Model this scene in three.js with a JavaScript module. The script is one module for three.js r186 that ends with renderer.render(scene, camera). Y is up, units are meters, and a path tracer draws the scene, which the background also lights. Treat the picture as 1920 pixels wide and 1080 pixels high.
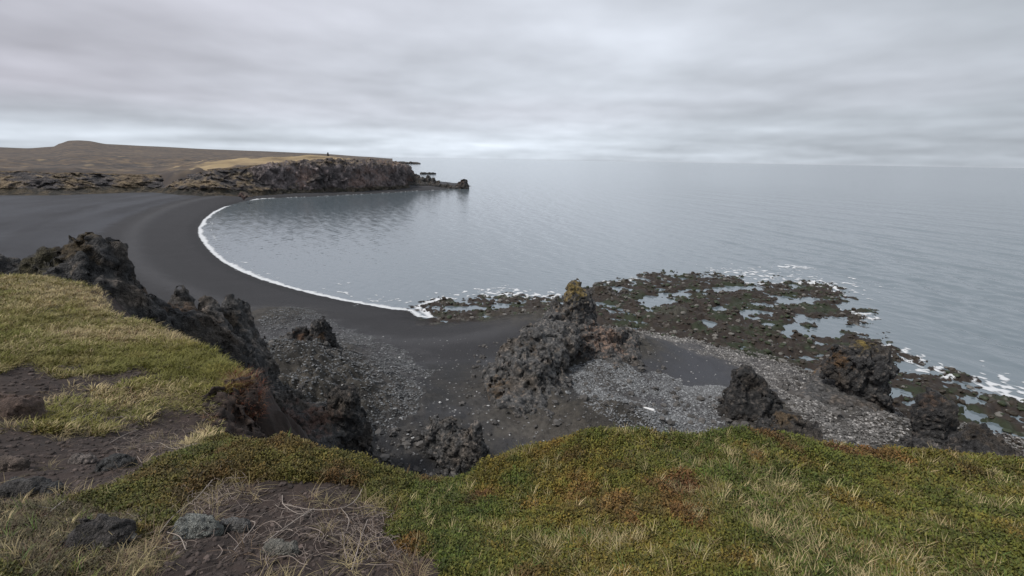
import * as THREE from 'three';
import { mergeGeometries } from 'three/addons/utils/BufferGeometryUtils.js';

// ------------------------------------------------------------------ camera, sky, sun, exposure
const H = 20;                                   // eye height above the sea
const F = 900;                                  // focal length in pixels of a 1920 x 1080 frame
const scene = new THREE.Scene();
const camera = new THREE.PerspectiveCamera(2 * Math.atan(540 / F) * 180 / Math.PI, 16 / 9, 0.1, 90000);
camera.rotation.order = 'YXZ';
camera.position.set(0, H, 0);
camera.rotation.set(-Math.atan(241 / F), 0, 0.0165);
camera.updateMatrixWorld(true);
const renderer = new THREE.WebGLRenderer({ antialias: true });
renderer.toneMapping = THREE.LinearToneMapping;
const EXPOSURE = 1.7;
renderer.toneMappingExposure = EXPOSURE;
renderer.shadowMap.enabled = true;

// seeded random numbers and noise
let seed = 1234567;
const rnd = () => { seed = (seed + 0x6D2B79F5) | 0; let t = Math.imul(seed ^ (seed >>> 15), 1 | seed); t = (t + Math.imul(t ^ (t >>> 7), 61 | t)) ^ t; return ((t ^ (t >>> 14)) >>> 0) / 4294967296; };
const rr = (a, b) => a + (b - a) * rnd();
const PERM = new Uint8Array(512);
{ const p = Array.from({ length: 256 }, (_, i) => i); for (let i = 255; i > 0; i--) { const j = Math.floor(rnd() * (i + 1)); [p[i], p[j]] = [p[j], p[i]]; } for (let i = 0; i < 512; i++) PERM[i] = p[i & 255]; }
const GRAD = new Float32Array(256 * 3);
for (let i = 0; i < 256; i++) { const z = rr(-1, 1), a = rr(0, Math.PI * 2), s = Math.sqrt(1 - z * z); GRAD[i * 3] = s * Math.cos(a) * 1.4; GRAD[i * 3 + 1] = s * Math.sin(a) * 1.4; GRAD[i * 3 + 2] = z * 1.4; }
const fade = t => t * t * t * (t * (t * 6 - 15) + 10);
function noise(x, y, z) {
  const xi = Math.floor(x), yi = Math.floor(y), zi = Math.floor(z), fx = x - xi, fy = y - yi, fz = z - zi;
  const X = xi & 255, Y = yi & 255, Z = zi & 255, u = fade(fx), v = fade(fy), w = fade(fz);
  const g = (dx, dy, dz) => { const h = PERM[PERM[PERM[(X + dx) & 255] + ((Y + dy) & 255)] + ((Z + dz) & 255)] * 3; return GRAD[h] * (fx - dx) + GRAD[h + 1] * (fy - dy) + GRAD[h + 2] * (fz - dz); };
  const a = g(0, 0, 0), b = g(1, 0, 0), c = g(0, 1, 0), d = g(1, 1, 0), e = g(0, 0, 1), f = g(1, 0, 1), h = g(0, 1, 1), k = g(1, 1, 1);
  const l0 = a + (b - a) * u, l1 = c + (d - c) * u, l2 = e + (f - e) * u, l3 = h + (k - h) * u, m0 = l0 + (l1 - l0) * v, m1 = l2 + (l3 - l2) * v;
  return m0 + (m1 - m0) * w;
}
function fbm(x, y, z, o = 4, gain = 0.5) { let s = 0, a = 1, n = 0; for (let i = 0; i < o; i++) { s += a * noise(x, y, z); n += a; a *= gain; x = x * 2.03 + 17.1; y = y * 2.03 + 5.3; z = z * 2.03 + 9.7; } return s / n; }
function ridged(x, y, z, o = 4) { let s = 0, a = 1, n = 0; for (let i = 0; i < o; i++) { s += a * (1 - 2 * Math.abs(noise(x, y, z))); n += a; a *= 0.5; x = x * 2.1 + 3.1; y = y * 2.1 + 7.7; z = z * 2.1 + 1.3; } return s / n; }
const hash3 = (x, y, z) => PERM[PERM[PERM[x & 255] + (y & 255)] + (z & 255)];
function worley(x, y, z) {                      // distance to the nearest and second nearest of scattered points
  const xi = Math.floor(x), yi = Math.floor(y), zi = Math.floor(z); let d1 = 9, d2 = 9, id = 0;
  for (let i = -1; i < 2; i++) for (let j = -1; j < 2; j++) for (let k = -1; k < 2; k++) {
    const h = hash3(xi + i, yi + j, zi + k), a = xi + i + PERM[h] / 255 - x, b = yi + j + PERM[h + 57] / 255 - y, c = zi + k + PERM[h + 131] / 255 - z, d = a * a + b * b + c * c;
    if (d < d1) { d2 = d1; d1 = d; id = PERM[h + 201]; } else if (d < d2) d2 = d;
  }
  return [Math.sqrt(d1), Math.sqrt(d2), id / 255 - 0.5];
}
const clamp = (x, a = 0, b = 1) => Math.min(b, Math.max(a, x));
const sstep = (a, b, x) => { const t = clamp((x - a) / (b - a)); return t * t * (3 - 2 * t); };
const mix = (a, b, t) => a + (b - a) * t;
const mix3 = (a, b, t) => [a[0] + (b[0] - a[0]) * t, a[1] + (b[1] - a[1]) * t, a[2] + (b[2] - a[2]) * t];

// overcast sky: air and cloud layers, with a lens vignette painted in
{
  const W = 2048, Hh = 1024, data = new Float32Array(W * Hh * 4);
  const s2l = c => Math.pow(c / 255, 2.2) / EXPOSURE;
  for (let j = 0; j < Hh; j++) {
    const el = ((j + 0.5) / Hh - 0.5) * Math.PI;
    for (let i = 0; i < W; i++) {
      const az = ((i + 0.5) / W - 0.5) * 2 * Math.PI, dx = Math.cos(el) * Math.cos(az), dy = Math.max(0, Math.sin(el)), dz = Math.cos(el) * Math.sin(az);
      const q = (i + j * W) * 4;
      if (el < -0.02) { data[q] = s2l(186); data[q + 1] = s2l(192); data[q + 2] = s2l(199); data[q + 3] = 1; continue; }
      const k = 1 / (dy + 0.07), X = dx * k, Z = dz * k;
      const n1 = fbm(X * 0.55 + 3, Z * 0.55, 4.2, 5, 0.52), n2 = fbm(X * 0.16 + 9, Z * 0.16 + 2, 8.8, 3), n3 = fbm(X * 1.7, Z * 1.7 + 31, 2.1, 4);
      const side = Math.sin(Math.atan2(dx, -dz));            // -1 to the left, +1 to the right
      let v = 187 + 27 * Math.exp(-Math.pow(Math.atan2(dx, -dz) / 0.58, 2)) - 9 * sstep(0.25, 0.9, side) + 20 * n2 + 34 * n1 + 16 * n3;      // lens vignette put into the sky colour: brighter ahead, dimmer to the sides
      // thin bright gaps under the cloud base near the horizon, broken along their length
      const e = dy * 57.3, az2 = Math.atan2(dx, -dz);
      const band = Math.exp(-Math.pow((e - 1.5 - 0.5 * noise(az2 * 3, 1, 1)) / 1.1, 2)) * sstep(-0.2, 0.3, noise(az2 * 2.2 + 5.2, e * 0.5, 3.3) + 0.5 * -Math.sin(az2) + 0.08);
      const band2 = Math.exp(-Math.pow((e - 3.3 - 1.0 * noise(az2 * 2, 7, 1)) / 0.8, 2)) * sstep(0.0, 0.45, noise(az2 * 3.2 + 1.2, e * 0.6, 9.3));
      v += (22 - 26 * Math.sin(az2)) * band + 13 * band2;
      const pink = clamp(0.3 + 0.6 * n2 - 0.7 * side) * sstep(1.5, 6, e);
      data[q] = s2l(v * mix(0.962, 0.995, pink)); data[q + 1] = s2l(v * mix(1.0, 0.99, pink)); data[q + 2] = s2l(v * 1.045); data[q + 3] = 1;
    }
  }
  const sky = new THREE.DataTexture(data, W, Hh, THREE.RGBAFormat, THREE.FloatType);
  sky.mapping = THREE.EquirectangularReflectionMapping; sky.magFilter = THREE.LinearFilter; sky.needsUpdate = true;
  scene.background = sky; scene.environment = sky;
}
const sun = new THREE.DirectionalLight(0xfffaf3, 1.5);
sun.position.set(-105, 150, 10); sun.target.position.set(0, 5, -30);
sun.castShadow = true; sun.shadow.radius = 24; sun.shadow.mapSize.set(2048, 2048);
Object.assign(sun.shadow.camera, { left: -80, right: 80, top: 80, bottom: -80, near: 1, far: 500 });
scene.add(sun, sun.target);

// ------------------------------------------------------------------ from a place in the photograph to a place in the world
const V = (x, y, z) => new THREE.Vector3(x, y, z);
function ray(px, py) { return V((px - 960) / F, -(py - 540) / F, -1).applyQuaternion(camera.quaternion); }
function D(px, py, dist) { const d = ray(px, py), h = Math.hypot(d.x, d.z); return V(d.x, d.y, d.z).multiplyScalar(dist / h).add(camera.position); }   // at a ground distance
function Y(px, py, y) { const d = ray(px, py); return d.multiplyScalar((y - H) / d.y).add(camera.position); }                                        // at a height above the sea
const segDist = (x, z, a, b) => { const dx = b.x - a.x, dz = b.z - a.z, t = clamp(((x - a.x) * dx + (z - a.z) * dz) / (dx * dx + dz * dz)), ex = x - a.x - dx * t, ez = z - a.z - dz * t; return [Math.hypot(ex, ez), a.x + dx * t, a.z + dz * t]; };
function inPoly(x, z, p) { let c = false; for (let i = 0, j = p.length - 1; i < p.length; j = i++) if ((p[i].z > z) !== (p[j].z > z) && x < (p[j].x - p[i].x) * (z - p[i].z) / (p[j].z - p[i].z) + p[i].x) c = !c; return c; }
function polyDist(x, z, p, closed = true) { let m = 1e9, qx = 0, qz = 0; for (let i = closed ? 0 : 1, n = p.length; i < n; i++) { const s = segDist(x, z, p[(i + n - 1) % n], p[i]); if (s[0] < m) [m, qx, qz] = s; } return [m, qx, qz]; }

// ------------------------------------------------------------------ names
const taken = {};
function numbered(name) { const n = taken[name] = (taken[name] ?? -1) + 1; return n ? `${name}_${String(n).padStart(3, '0')}` : name; }
function add(o, name, data, parent = scene) { o.name = parent === scene ? numbered(name) : name; Object.assign(o.userData, data); o.castShadow = o.receiveShadow = true; parent.add(o); return o; }
const structure = (g, m, name, label) => add(new THREE.Mesh(g, m), name, { kind: 'structure', ...(label ? { label } : {}) });
const stuff = (o, name, label, category) => add(o, name, { kind: 'stuff', label, category });
const thing = (g, m, name, label, category, group) => add(g.isBufferGeometry ? new THREE.Mesh(g, m) : g, name, { label, category, ...(group ? { group } : {}) });

// ------------------------------------------------------------------ textures and materials
function tex(n, fn, { srgb = false, repeat = 1 } = {}) {
  const d = new Uint8Array(n * n * 4);
  for (let j = 0; j < n; j++) for (let i = 0; i < n; i++) { const c = fn(i / n, j / n), q = (i + j * n) * 4; const v = Array.isArray(c) ? c : [c, c, c]; d[q] = clamp(v[0]) * 255; d[q + 1] = clamp(v[1]) * 255; d[q + 2] = clamp(v[2]) * 255; d[q + 3] = 255; }
  const t = new THREE.DataTexture(d, n, n); t.wrapS = t.wrapT = THREE.RepeatWrapping; t.magFilter = THREE.LinearFilter; t.repeat.set(repeat, repeat); if (srgb) t.colorSpace = THREE.SRGBColorSpace; t.needsUpdate = true; return t;
}
// noise that tiles: walk round two circles
function tiled(u, v, k, o = 4) { const a = u * 2 * Math.PI, b = v * 2 * Math.PI, r = k / (2 * Math.PI); return 0.5 * (fbm(Math.cos(a) * r + 11, Math.sin(a) * r + Math.cos(b) * r * 0.0 + 3, 7 + Math.cos(b) * r, o) + fbm(Math.sin(a) * r + 41, Math.sin(b) * r + 3, 27 + Math.cos(b) * r + Math.cos(a) * r * 0.7, o)); }
function speckle(n, count, rmin, rmax, seedTone) {           // round grains of uneven tone, wrapped at the edges
  const a = new Float32Array(n * n).fill(0.5), hgt = new Float32Array(n * n);
  for (let k = 0; k < count; k++) {
    const cx = rnd() * n, cy = rnd() * n, r = rmin + (rmax - rmin) * rnd() * rnd(), tone = seedTone(), sq = rr(0.6, 1);
    for (let j = -Math.ceil(r); j <= r; j++) for (let i = -Math.ceil(r); i <= r; i++) { const q = (i * i + j * j / sq / sq) / r / r; if (q < 1) { const x = (Math.floor(cx + i) + n) % n, y = (Math.floor(cy + j) + n) % n; const hh = Math.sqrt(1 - q) * r / rmax; if (hh > hgt[x + y * n] - 0.3) { a[x + y * n] = tone; hgt[x + y * n] = hh; } } }
  }
  return [a, hgt];
}
const [grainTone, grainHeight] = speckle(1024, 60000, 1, 4.5, () => 0.38 + 0.3 * Math.pow(rnd(), 1.6));
const grainMap = tex(1024, (u, v) => { const k = Math.floor(u * 1024) + Math.floor(v * 1024) * 1024; const t = grainTone[k] * 1.45; return [t, t, t]; });
const grainBump = tex(1024, (u, v) => grainHeight[Math.floor(u * 1024) + Math.floor(v * 1024) * 1024]);
const soilNoise = (u, v) => 0.62 + 0.5 * tiled(u, v, 9, 5) + 0.35 * tiled(u, v, 60, 3);
const soilMap = tex(512, (u, v) => { const t = soilNoise(u, v) + (rnd() - 0.5) * 0.22; return [t, t, t]; });
const soilBump = tex(512, (u, v) => 0.5 + 0.6 * tiled(u, v, 14, 5) + 0.1 * rnd());
const matCol = (o) => new THREE.MeshStandardMaterial({ vertexColors: true, roughness: 0.93, ...o });
const sandMat = matCol({ map: grainMap.clone(), bumpMap: grainBump.clone(), bumpScale: 0.05 });
sandMat.map.repeat.set(1 / 5.3, 1 / 5.3); sandMat.bumpMap.repeat.set(1 / 5.3, 1 / 5.3);
const shelfMat = matCol({ roughness: 0.75, map: grainMap.clone() }); shelfMat.map.repeat.set(1 / 7.7, 1 / 7.7);
const pit = (u, v) => 0.5 + 0.9 * tiled(u, v, 16, 5) - 0.5 * Math.max(0, 0.12 - Math.abs(tiled(u + 0.3, v, 24, 3))) * 6;
const lavaMap = tex(512, (u, v) => { const t = clamp(0.66 + 0.5 * tiled(u + 0.43, v + 0.17, 11, 4) + 0.5 * tiled(u + 0.2, v + 0.7, 70, 2) + (rnd() - 0.5) * 0.16, 0.3, 1); return [t, t, t]; }), lavaBump = tex(512, pit);
const rockMat = matCol({ roughness: 0.92, map: lavaMap, bumpMap: lavaBump, bumpScale: 0.16 });
lavaMap.repeat.set(1 / 2.3, 1 / 2.3); lavaBump.repeat.set(1 / 2.3, 1 / 2.3);
const crumbMat = matCol({ roughness: 0.92, map: lavaMap.clone(), bumpMap: lavaBump.clone(), bumpScale: 0.03 }); crumbMat.map.repeat.set(3, 3); crumbMat.bumpMap.repeat.set(3, 3);
const cragMat = matCol({ roughness: 0.95, map: lavaMap.clone(), bumpMap: lavaBump.clone(), bumpScale: 1.2 }); cragMat.map.repeat.set(1 / 16, 1 / 16); cragMat.bumpMap.repeat.set(1 / 16, 1 / 16);
const farMat = matCol({});
const soilMat = matCol({ map: soilMap, bumpMap: soilBump, bumpScale: 0.02 });

// ------------------------------------------------------------------ mesh helpers
function gridMesh(nu, nv, fn, keep) {           // fn(i, j) -> [x, y, z, r, g, b]; keep(i, j) keeps a quad
  const pos = new Float32Array(nu * nv * 3), col = new Float32Array(nu * nv * 3), uv = new Float32Array(nu * nv * 2);
  for (let j = 0; j < nv; j++) for (let i = 0; i < nu; i++) { const p = fn(i, j), k = i + j * nu; pos.set([p[0], p[1], p[2]], k * 3); col.set([p[3], p[4], p[5]], k * 3); uv[k * 2] = p[0]; uv[k * 2 + 1] = p[2]; }
  const idx = [];
  for (let j = 0; j < nv - 1; j++) for (let i = 0; i < nu - 1; i++) if (!keep || keep(i, j)) { const a = i + j * nu, b = a + 1, c = a + nu, d = c + 1; idx.push(a, b, c, b, d, c); }
  return makeGeo(pos, col, uv, idx);
}
function makeGeo(pos, col, uv, idx) {
  const g = new THREE.BufferGeometry();
  g.setAttribute('position', new THREE.Float32BufferAttribute(pos, 3));
  if (col) g.setAttribute('color', new THREE.Float32BufferAttribute(col, 3));
  if (uv) g.setAttribute('uv', new THREE.Float32BufferAttribute(uv, 2));
  if (idx) g.setIndex(idx);
  g.computeVertexNormals();
  return g;
}
function compact(g) {                           // drops vertices no face uses
  const idx = g.index.array, used = new Map(), at = (n, w) => { const a = g.attributes[n]; return a ? [] : null; };
  const out = [], names = Object.keys(g.attributes), data = Object.fromEntries(names.map(n => [n, []]));
  for (const i of idx) { let k = used.get(i); if (k === undefined) { k = used.size; used.set(i, k); for (const n of names) { const a = g.attributes[n]; for (let c = 0; c < a.itemSize; c++) data[n].push(a.array[i * a.itemSize + c]); } } out.push(k); }
  const r = new THREE.BufferGeometry(); for (const n of names) r.setAttribute(n, new THREE.Float32BufferAttribute(data[n], g.attributes[n].itemSize)); r.setIndex(out); return r;
}
function boxMapped(g) {                         // each face takes its texture from the side it points to
  const r = g.toNonIndexed(), p = r.attributes.position.array, n = p.length / 3, uv = new Float32Array(n * 2);
  for (let t = 0; t < n; t += 3) {
    const o = t * 3, ax = p[o + 3] - p[o], ay = p[o + 4] - p[o + 1], az = p[o + 5] - p[o + 2], bx = p[o + 6] - p[o], by = p[o + 7] - p[o + 1], bz = p[o + 8] - p[o + 2];
    const nx = Math.abs(ay * bz - az * by), ny = Math.abs(az * bx - ax * bz), nz = Math.abs(ax * by - ay * bx);
    for (let k = 0; k < 3; k++) { const x = p[o + k * 3], y = p[o + k * 3 + 1], z = p[o + k * 3 + 2], q = (t + k) * 2; if (ny >= nx && ny >= nz) { uv[q] = x; uv[q + 1] = z; } else if (nx >= nz) { uv[q] = z; uv[q + 1] = y; } else { uv[q] = x; uv[q + 1] = y; } }
  }
  r.setAttribute('uv', new THREE.BufferAttribute(uv, 2)); return r;
}
// naive surface nets over a signed distance function
function surfaceNets(sdf, lo, hi, cell) {
  const n = [0, 1, 2].map(k => Math.ceil((hi[k] - lo[k]) / cell) + 1), [nx, ny, nz] = n;
  const val = new Float32Array(nx * ny * nz);
  for (let k = 0; k < nz; k++) for (let j = 0; j < ny; j++) for (let i = 0; i < nx; i++) val[i + nx * (j + ny * k)] = sdf(lo[0] + i * cell, lo[1] + j * cell, lo[2] + k * cell);
  const vid = new Int32Array(nx * ny * nz).fill(-1), pos = [], idx = [], off = [0, 1, nx, nx + 1, nx * ny, nx * ny + 1, nx * ny + nx, nx * ny + nx + 1];
  const edges = [[0, 1], [2, 3], [4, 5], [6, 7], [0, 2], [1, 3], [4, 6], [5, 7], [0, 4], [1, 5], [2, 6], [3, 7]];
  for (let k = 0; k < nz - 1; k++) for (let j = 0; j < ny - 1; j++) for (let i = 0; i < nx - 1; i++) {
    const b = i + nx * (j + ny * k); let m = 0; for (let c = 0; c < 8; c++) if (val[b + off[c]] < 0) m |= 1 << c;
    if (m === 0 || m === 255) continue;
    let x = 0, y = 0, z = 0, w = 0;
    for (const [p, q] of edges) { if (((m >> p) & 1) === ((m >> q) & 1)) continue; const a = val[b + off[p]], c = val[b + off[q]], t = a / (a - c); x += (p & 1) + t * ((q & 1) - (p & 1)); y += ((p >> 1) & 1) + t * (((q >> 1) & 1) - ((p >> 1) & 1)); z += ((p >> 2) & 1) + t * (((q >> 2) & 1) - ((p >> 2) & 1)); w++; }
    vid[b] = pos.length / 3; pos.push(lo[0] + (i + x / w) * cell, lo[1] + (j + y / w) * cell, lo[2] + (k + z / w) * cell);
  }
  const quad = (a, b, c, d, flip) => { if (a < 0 || b < 0 || c < 0 || d < 0) return; if (flip) idx.push(a, c, b, a, d, c); else idx.push(a, b, c, a, c, d); };
  for (let k = 1; k < nz - 1; k++) for (let j = 1; j < ny - 1; j++) for (let i = 1; i < nx - 1; i++) {
    const b = i + nx * (j + ny * k), s = val[b] < 0;
    if (s !== val[b + 1] < 0) quad(vid[b - nx - nx * ny], vid[b - nx * ny], vid[b], vid[b - nx], !s);
    if (s !== val[b + nx] < 0) quad(vid[b - 1 - nx * ny], vid[b - 1], vid[b], vid[b - nx * ny], !s);
    if (s !== val[b + nx * ny] < 0) quad(vid[b - 1 - nx], vid[b - nx], vid[b], vid[b - 1], !s);
  }
  return [pos, idx];
}
// a sheet where a field is positive, cut along its zero line
function maskSheet(x0, x1, z0, z1, cell, field, yAt) {
  const nx = Math.ceil((x1 - x0) / cell) + 1, nz = Math.ceil((z1 - z0) / cell) + 1, f = new Float32Array(nx * nz), pos = [], idx = [], map = new Map();
  for (let j = 0; j < nz; j++) for (let i = 0; i < nx; i++) f[i + j * nx] = field(x0 + i * cell, z0 + j * cell);
  const put = (key, x, z) => { let k = map.get(key); if (k === undefined) { k = pos.length / 3; map.set(key, k); pos.push(x, yAt(x, z), z); } return k; };
  const C = [[0, 0], [1, 0], [1, 1], [0, 1]];
  for (let j = 0; j < nz - 1; j++) for (let i = 0; i < nx - 1; i++) {
    const poly = [];
    for (let c = 0; c < 4; c++) {
      const [a, b] = C[c], [a2, b2] = C[(c + 1) % 4], p = i + a + (j + b) * nx, q = i + a2 + (j + b2) * nx;
      if (f[p] > 0) poly.push(put(p * 4, x0 + (i + a) * cell, z0 + (j + b) * cell));
      if ((f[p] > 0) !== (f[q] > 0)) { const t = f[p] / (f[p] - f[q]), mn = Math.min(p, q); poly.push(put(mn * 4 + (a === a2 ? 1 : 2), x0 + (i + a + (a2 - a) * t) * cell, z0 + (j + b + (b2 - b) * t) * cell)); }
    }
    for (let c = 2; c < poly.length; c++) idx.push(poly[0], poly[c], poly[c - 1]);
  }
  return [pos, idx];
}

// ------------------------------------------------------------------ the shore
const shorePx = [[885, 349], [860, 352], [830, 356], [780, 358], [740, 361], [700, 363], [640, 366], [580, 369], [520, 371], [485, 373], [455, 378], [425, 386], [400, 398], [383, 412], [373, 428], [374, 442], [384, 458], [400, 476], [420, 492], [450, 508], [490, 524], [540, 539], [590, 552], [640, 563], [690, 572], [730, 579], [768, 583], [785, 594], [812, 596], [800, 586], [785, 577], [800, 569], [840, 561], [890, 555], [940, 552], [980, 556], [1020, 560], [1060, 556], [1110, 540], [1140, 532], [1180, 526], [1220, 514], [1260, 509], [1310, 513], [1350, 518], [1390, 528], [1430, 533], [1480, 528], [1530, 532], [1570, 545], [1590, 560], [1605, 582], [1622, 604], [1612, 625], [1650, 642], [1690, 655], [1715, 680], [1760, 700], [1800, 712], [1850, 728], [1900, 748], [1960, 772], [2080, 815], [2400, 930]];
const shore = shorePx.map(([a, b]) => Y(a, b, 0));
const seaPoly = [...shore, V(400, 0, 200), V(3000, 0, 0), V(3000, 0, -3000), D(690, 300, 3000), D(690, 300, 800), D(745, 320, 480), D(800, 345, 400)];
function shoreSd(x, z) { const d = polyDist(x, z, shore, false)[0]; return inPoly(x, z, seaPoly) ? -d : d; }    // > 0 on land
const P = list => list.map(([a, b, y = 0.4]) => Y(a, b, y));
const reefPoly = P([[790, 566], [840, 556], [940, 545], [1060, 545], [1130, 522], [1240, 500], [1400, 505], [1560, 525], [1640, 560], [1650, 630], [1720, 650], [1820, 700], [1960, 760], [2100, 830], [2100, 960], [1800, 900], [1700, 800], [1480, 690], [1330, 655], [1200, 630], [1100, 615], [960, 600], [900, 600], [820, 600]]);
const rubblePoly = P([[1090, 600, 1], [1200, 610, 1], [1350, 640, 1], [1500, 670, 1], [1560, 690, 1], [1700, 760, 1], [1900, 800, 1], [2100, 900, 1], [1900, 1000, 1], [1500, 880, 1.5], [1480, 790, 1.5], [1390, 720, 1.5], [1360, 690, 1.5], [1230, 650, 1.5], [1120, 620, 1.5]]);
const pebblePoly = P([[1050, 700, 2.6], [1150, 690, 2.6], [1270, 720, 2.4], [1370, 740, 2.2], [1340, 830, 2.6], [1150, 840, 3], [1060, 760, 3]]);
const stonyPoly = P([[560, 560, 2.4], [700, 620, 3], [760, 640, 3], [800, 690, 3], [780, 800, 3], [700, 880, 3], [500, 900, 3], [450, 700, 3], [480, 590, 3]]);
const smoothPoly = P([[790, 670, 3], [900, 655, 3], [920, 700, 3], [880, 760, 3], [800, 770, 3]]);
const rockyPolys = [P([[890, 790, 3], [915, 720, 3.2], [950, 650, 3.4], [1060, 606, 2.4], [1120, 600, 2], [1195, 612, 1.8], [1200, 680, 2.2], [1140, 715, 2.6], [1070, 690, 2.8], [1045, 740, 3], [1060, 775, 3], [1150, 770, 3], [1210, 800, 3], [1260, 830, 3], [1200, 860, 3], [1000, 850, 3], [910, 800, 3]]), P([[480, 690, 4], [600, 690, 3.2], [640, 740, 3], [690, 880, 3], [560, 900, 3.4], [450, 820, 5], [440, 720, 5]]), P([[1480, 770, 1.6], [1600, 790, 1.4], [1720, 790, 1.2], [1820, 790, 1], [1920, 840, 1], [1920, 920, 1.4], [1560, 900, 1.8], [1470, 830, 1.8]])];
const polySd = (p, x, z) => { const d = polyDist(x, z, p)[0]; return inPoly(x, z, p) ? d : -d; };
const pools = [[1235, 565, 30, 10, -0.1], [1215, 572, 14, 8, 0], [1280, 552, 40, 4, 0.1], [1340, 545, 60, 3.5, 0.1], [1330, 605, 16, 9, 0], [1415, 588, 28, 9, 0.1], [1350, 580, 14, 6, 0], [1484, 620, 24, 12, 0], [1500, 565, 40, 6, 0.1], [1390, 540, 60, 3, -0.25], [1460, 525, 60, 4, -0.22], [1520, 600, 30, 5, 0.2], [1560, 615, 34, 14, 0.2], [890, 578, 46, 4, -0.15], [945, 575, 24, 5, -0.1], [912, 597, 9, 7, 0], [1150, 545, 20, 8, 0], [1690, 690, 24, 14, 0.2], [1680, 738, 20, 10, 0.2], [1820, 780, 30, 8, 0.3], [1790, 765, 16, 7, 0.3], [1730, 760, 14, 8, 0.3], [1860, 800, 20, 9, 0.3], [1640, 700, 20, 12, 0.3], [1120, 570, 12, 4, 0], [1230, 585, 12, 5, 0], [1590, 575, 26, 6, 0.2], [1440, 610, 14, 4, 0.2]].map(([px, py, rx, ry]) => { const c = Y(px, py, 0), e = Y(px + rx, py, 0), f = Y(px, py + ry, 0); return [c, e.sub(c), f.sub(c)]; });
function poolAt(x, z) {                         // > 0 inside a pool
  let m = -9; for (const [c, a, b] of pools) { const dx = x - c.x, dz = z - c.z; if (Math.abs(dx) + Math.abs(dz) > 16) continue; const det = a.x * b.z - a.z * b.x, u = (dx * b.z - dz * b.x) / det, v = (a.x * dz - a.z * dx) / det; m = Math.max(m, 1 - Math.hypot(u, v)); }
  return m;
}
const reefness = (x, z) => sstep(-2.5, 2.5, polySd(reefPoly, x, z));
const bumps = [];                               // [centre, radius, height]: scree and low mounds
const bump = (p, r, h) => bumps.push([p, r, h]);
bump(Y(560, 770, 4), 9, 2.6); bump(Y(500, 690, 4), 8, 2.2); bump(Y(1170, 650, 2.5), 4.5, 0.9); bump(Y(1150, 720, 2.4), 4, 0.6); bump(Y(1120, 790, 3), 3.4, 0.9); bump(Y(1200, 800, 3), 3, 0.7);
bump(Y(1000, 720, 3), 6, 1.2); bump(Y(1420, 800, 2), 4.5, 1.2); bump(Y(1720, 840, 1.5), 4.5, 1.0); bump(Y(1260, 585, 0.3), 2.6, 0.5); bump(Y(860, 840, 3), 3.5, 0.5); bump(Y(1130, 548, 0.3), 2.6, 0.75); bump(Y(590, 660, 3), 4, 0.8); bump(Y(520, 575, 3), 5, 0.7); bump(Y(1000, 600, 0.8), 6, 0.7);
function beachH(x, z, fine = true) {
  const sd = shoreSd(x, z), d = Math.hypot(x, z);
  const sand = sd > 0 ? 3.1 * (1 - Math.exp(-sd * 0.17 / 3.1)) + 0.28 * Math.exp(-Math.pow((sd - 13) / 2.6, 2)) - 0.16 * Math.exp(-Math.pow((sd - 18.5) / 3, 2)) : Math.max(-4, 0.14 * sd);
  let h = sand;
  const rp = polySd(reefPoly, x, z), rf = sstep(-6, 3, rp);
  if (rf > 0) {
    const sn = sd + 13 * fbm(x * 0.1, z * 0.13, 17, 3) + 4 * fbm(x * 0.7, z * 0.7, 27, 2), base = sn > 0 ? -0.06 + 0.011 * sn : Math.max(-2, 0.11 * sn);
    const pool = poolAt(x, z);
    let r = base + 0.62 * (ridged(x * 0.14 + z * 0.1, z * 0.3 - x * 0.12, 2.2, 4) - 0.5);
    r += 0.55 * fbm(x * 0.4, z * 0.8, 5, 3) + (fine ? 0.5 * fbm(x * 1.5, z * 2.0, 9, 3) + 0.14 * ridged(x * 3, z * 3, 2, 2) : 0);
    const dip = sstep(-0.3, 0.2, pool + 2.0 * fbm(x * 0.4, z * 0.7, 3.1, 4));
    r = mix(r, Math.min(r, -0.16), dip);
    h = mix(h, r, rf);
  }
  const rb = sstep(-2, 3, polySd(rubblePoly, x, z));
  if (rb > 0 && fine) h += rb * (0.4 * fbm(x * 0.9, z * 0.9, 1.1, 4) + 0.2 * Math.max(0, ridged(x * 2.1, z * 2.1, 4.4, 2)));
  if (fine && d < 60) for (const p of rockyPolys) { const w = sstep(-1.2, 2.2, polySd(p, x, z) + 1.5 * fbm(x * 0.5, z * 0.5, 7, 2)); if (w > 0) h += w * (0.15 + 0.42 * ridged(x * 0.55, z * 0.55, 3.3, 4) + 0.5 * fbm(x * 0.35, z * 0.35, 9, 3) + 0.2 * fbm(x * 2.2, z * 2.2, 4, 3)); }
  const st = sstep(-3, 4, polySd(stonyPoly, x, z));
  if (st > 0 && fine) h += st * (0.45 * fbm(x * 0.5, z * 0.9, 3.1, 4) + 0.2 * Math.max(0, ridged(x * 1.8, z * 1.8, 6.4, 2)));
  for (const [c, r, b] of bumps) { const q = ((x - c.x) ** 2 + (z - c.z) ** 2) / (r * r); if (q < 6) { const w = Math.exp(-q * 1.3); h += w * b * (1 + (fine ? 0.45 * fbm(x * 0.7, z * 0.7, b * 7, 4) + 0.16 * ridged(x * 1.7, z * 1.7, b, 3) : 0)); } }
  h += 0.05 * fbm(x * 0.12, z * 0.12, 6, 3) * sstep(0, 6, sd) * 3;
  if (fine) h += 0.02 * fbm(x * 1.3, z * 1.3, 1, 3);
  return h;
}
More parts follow.
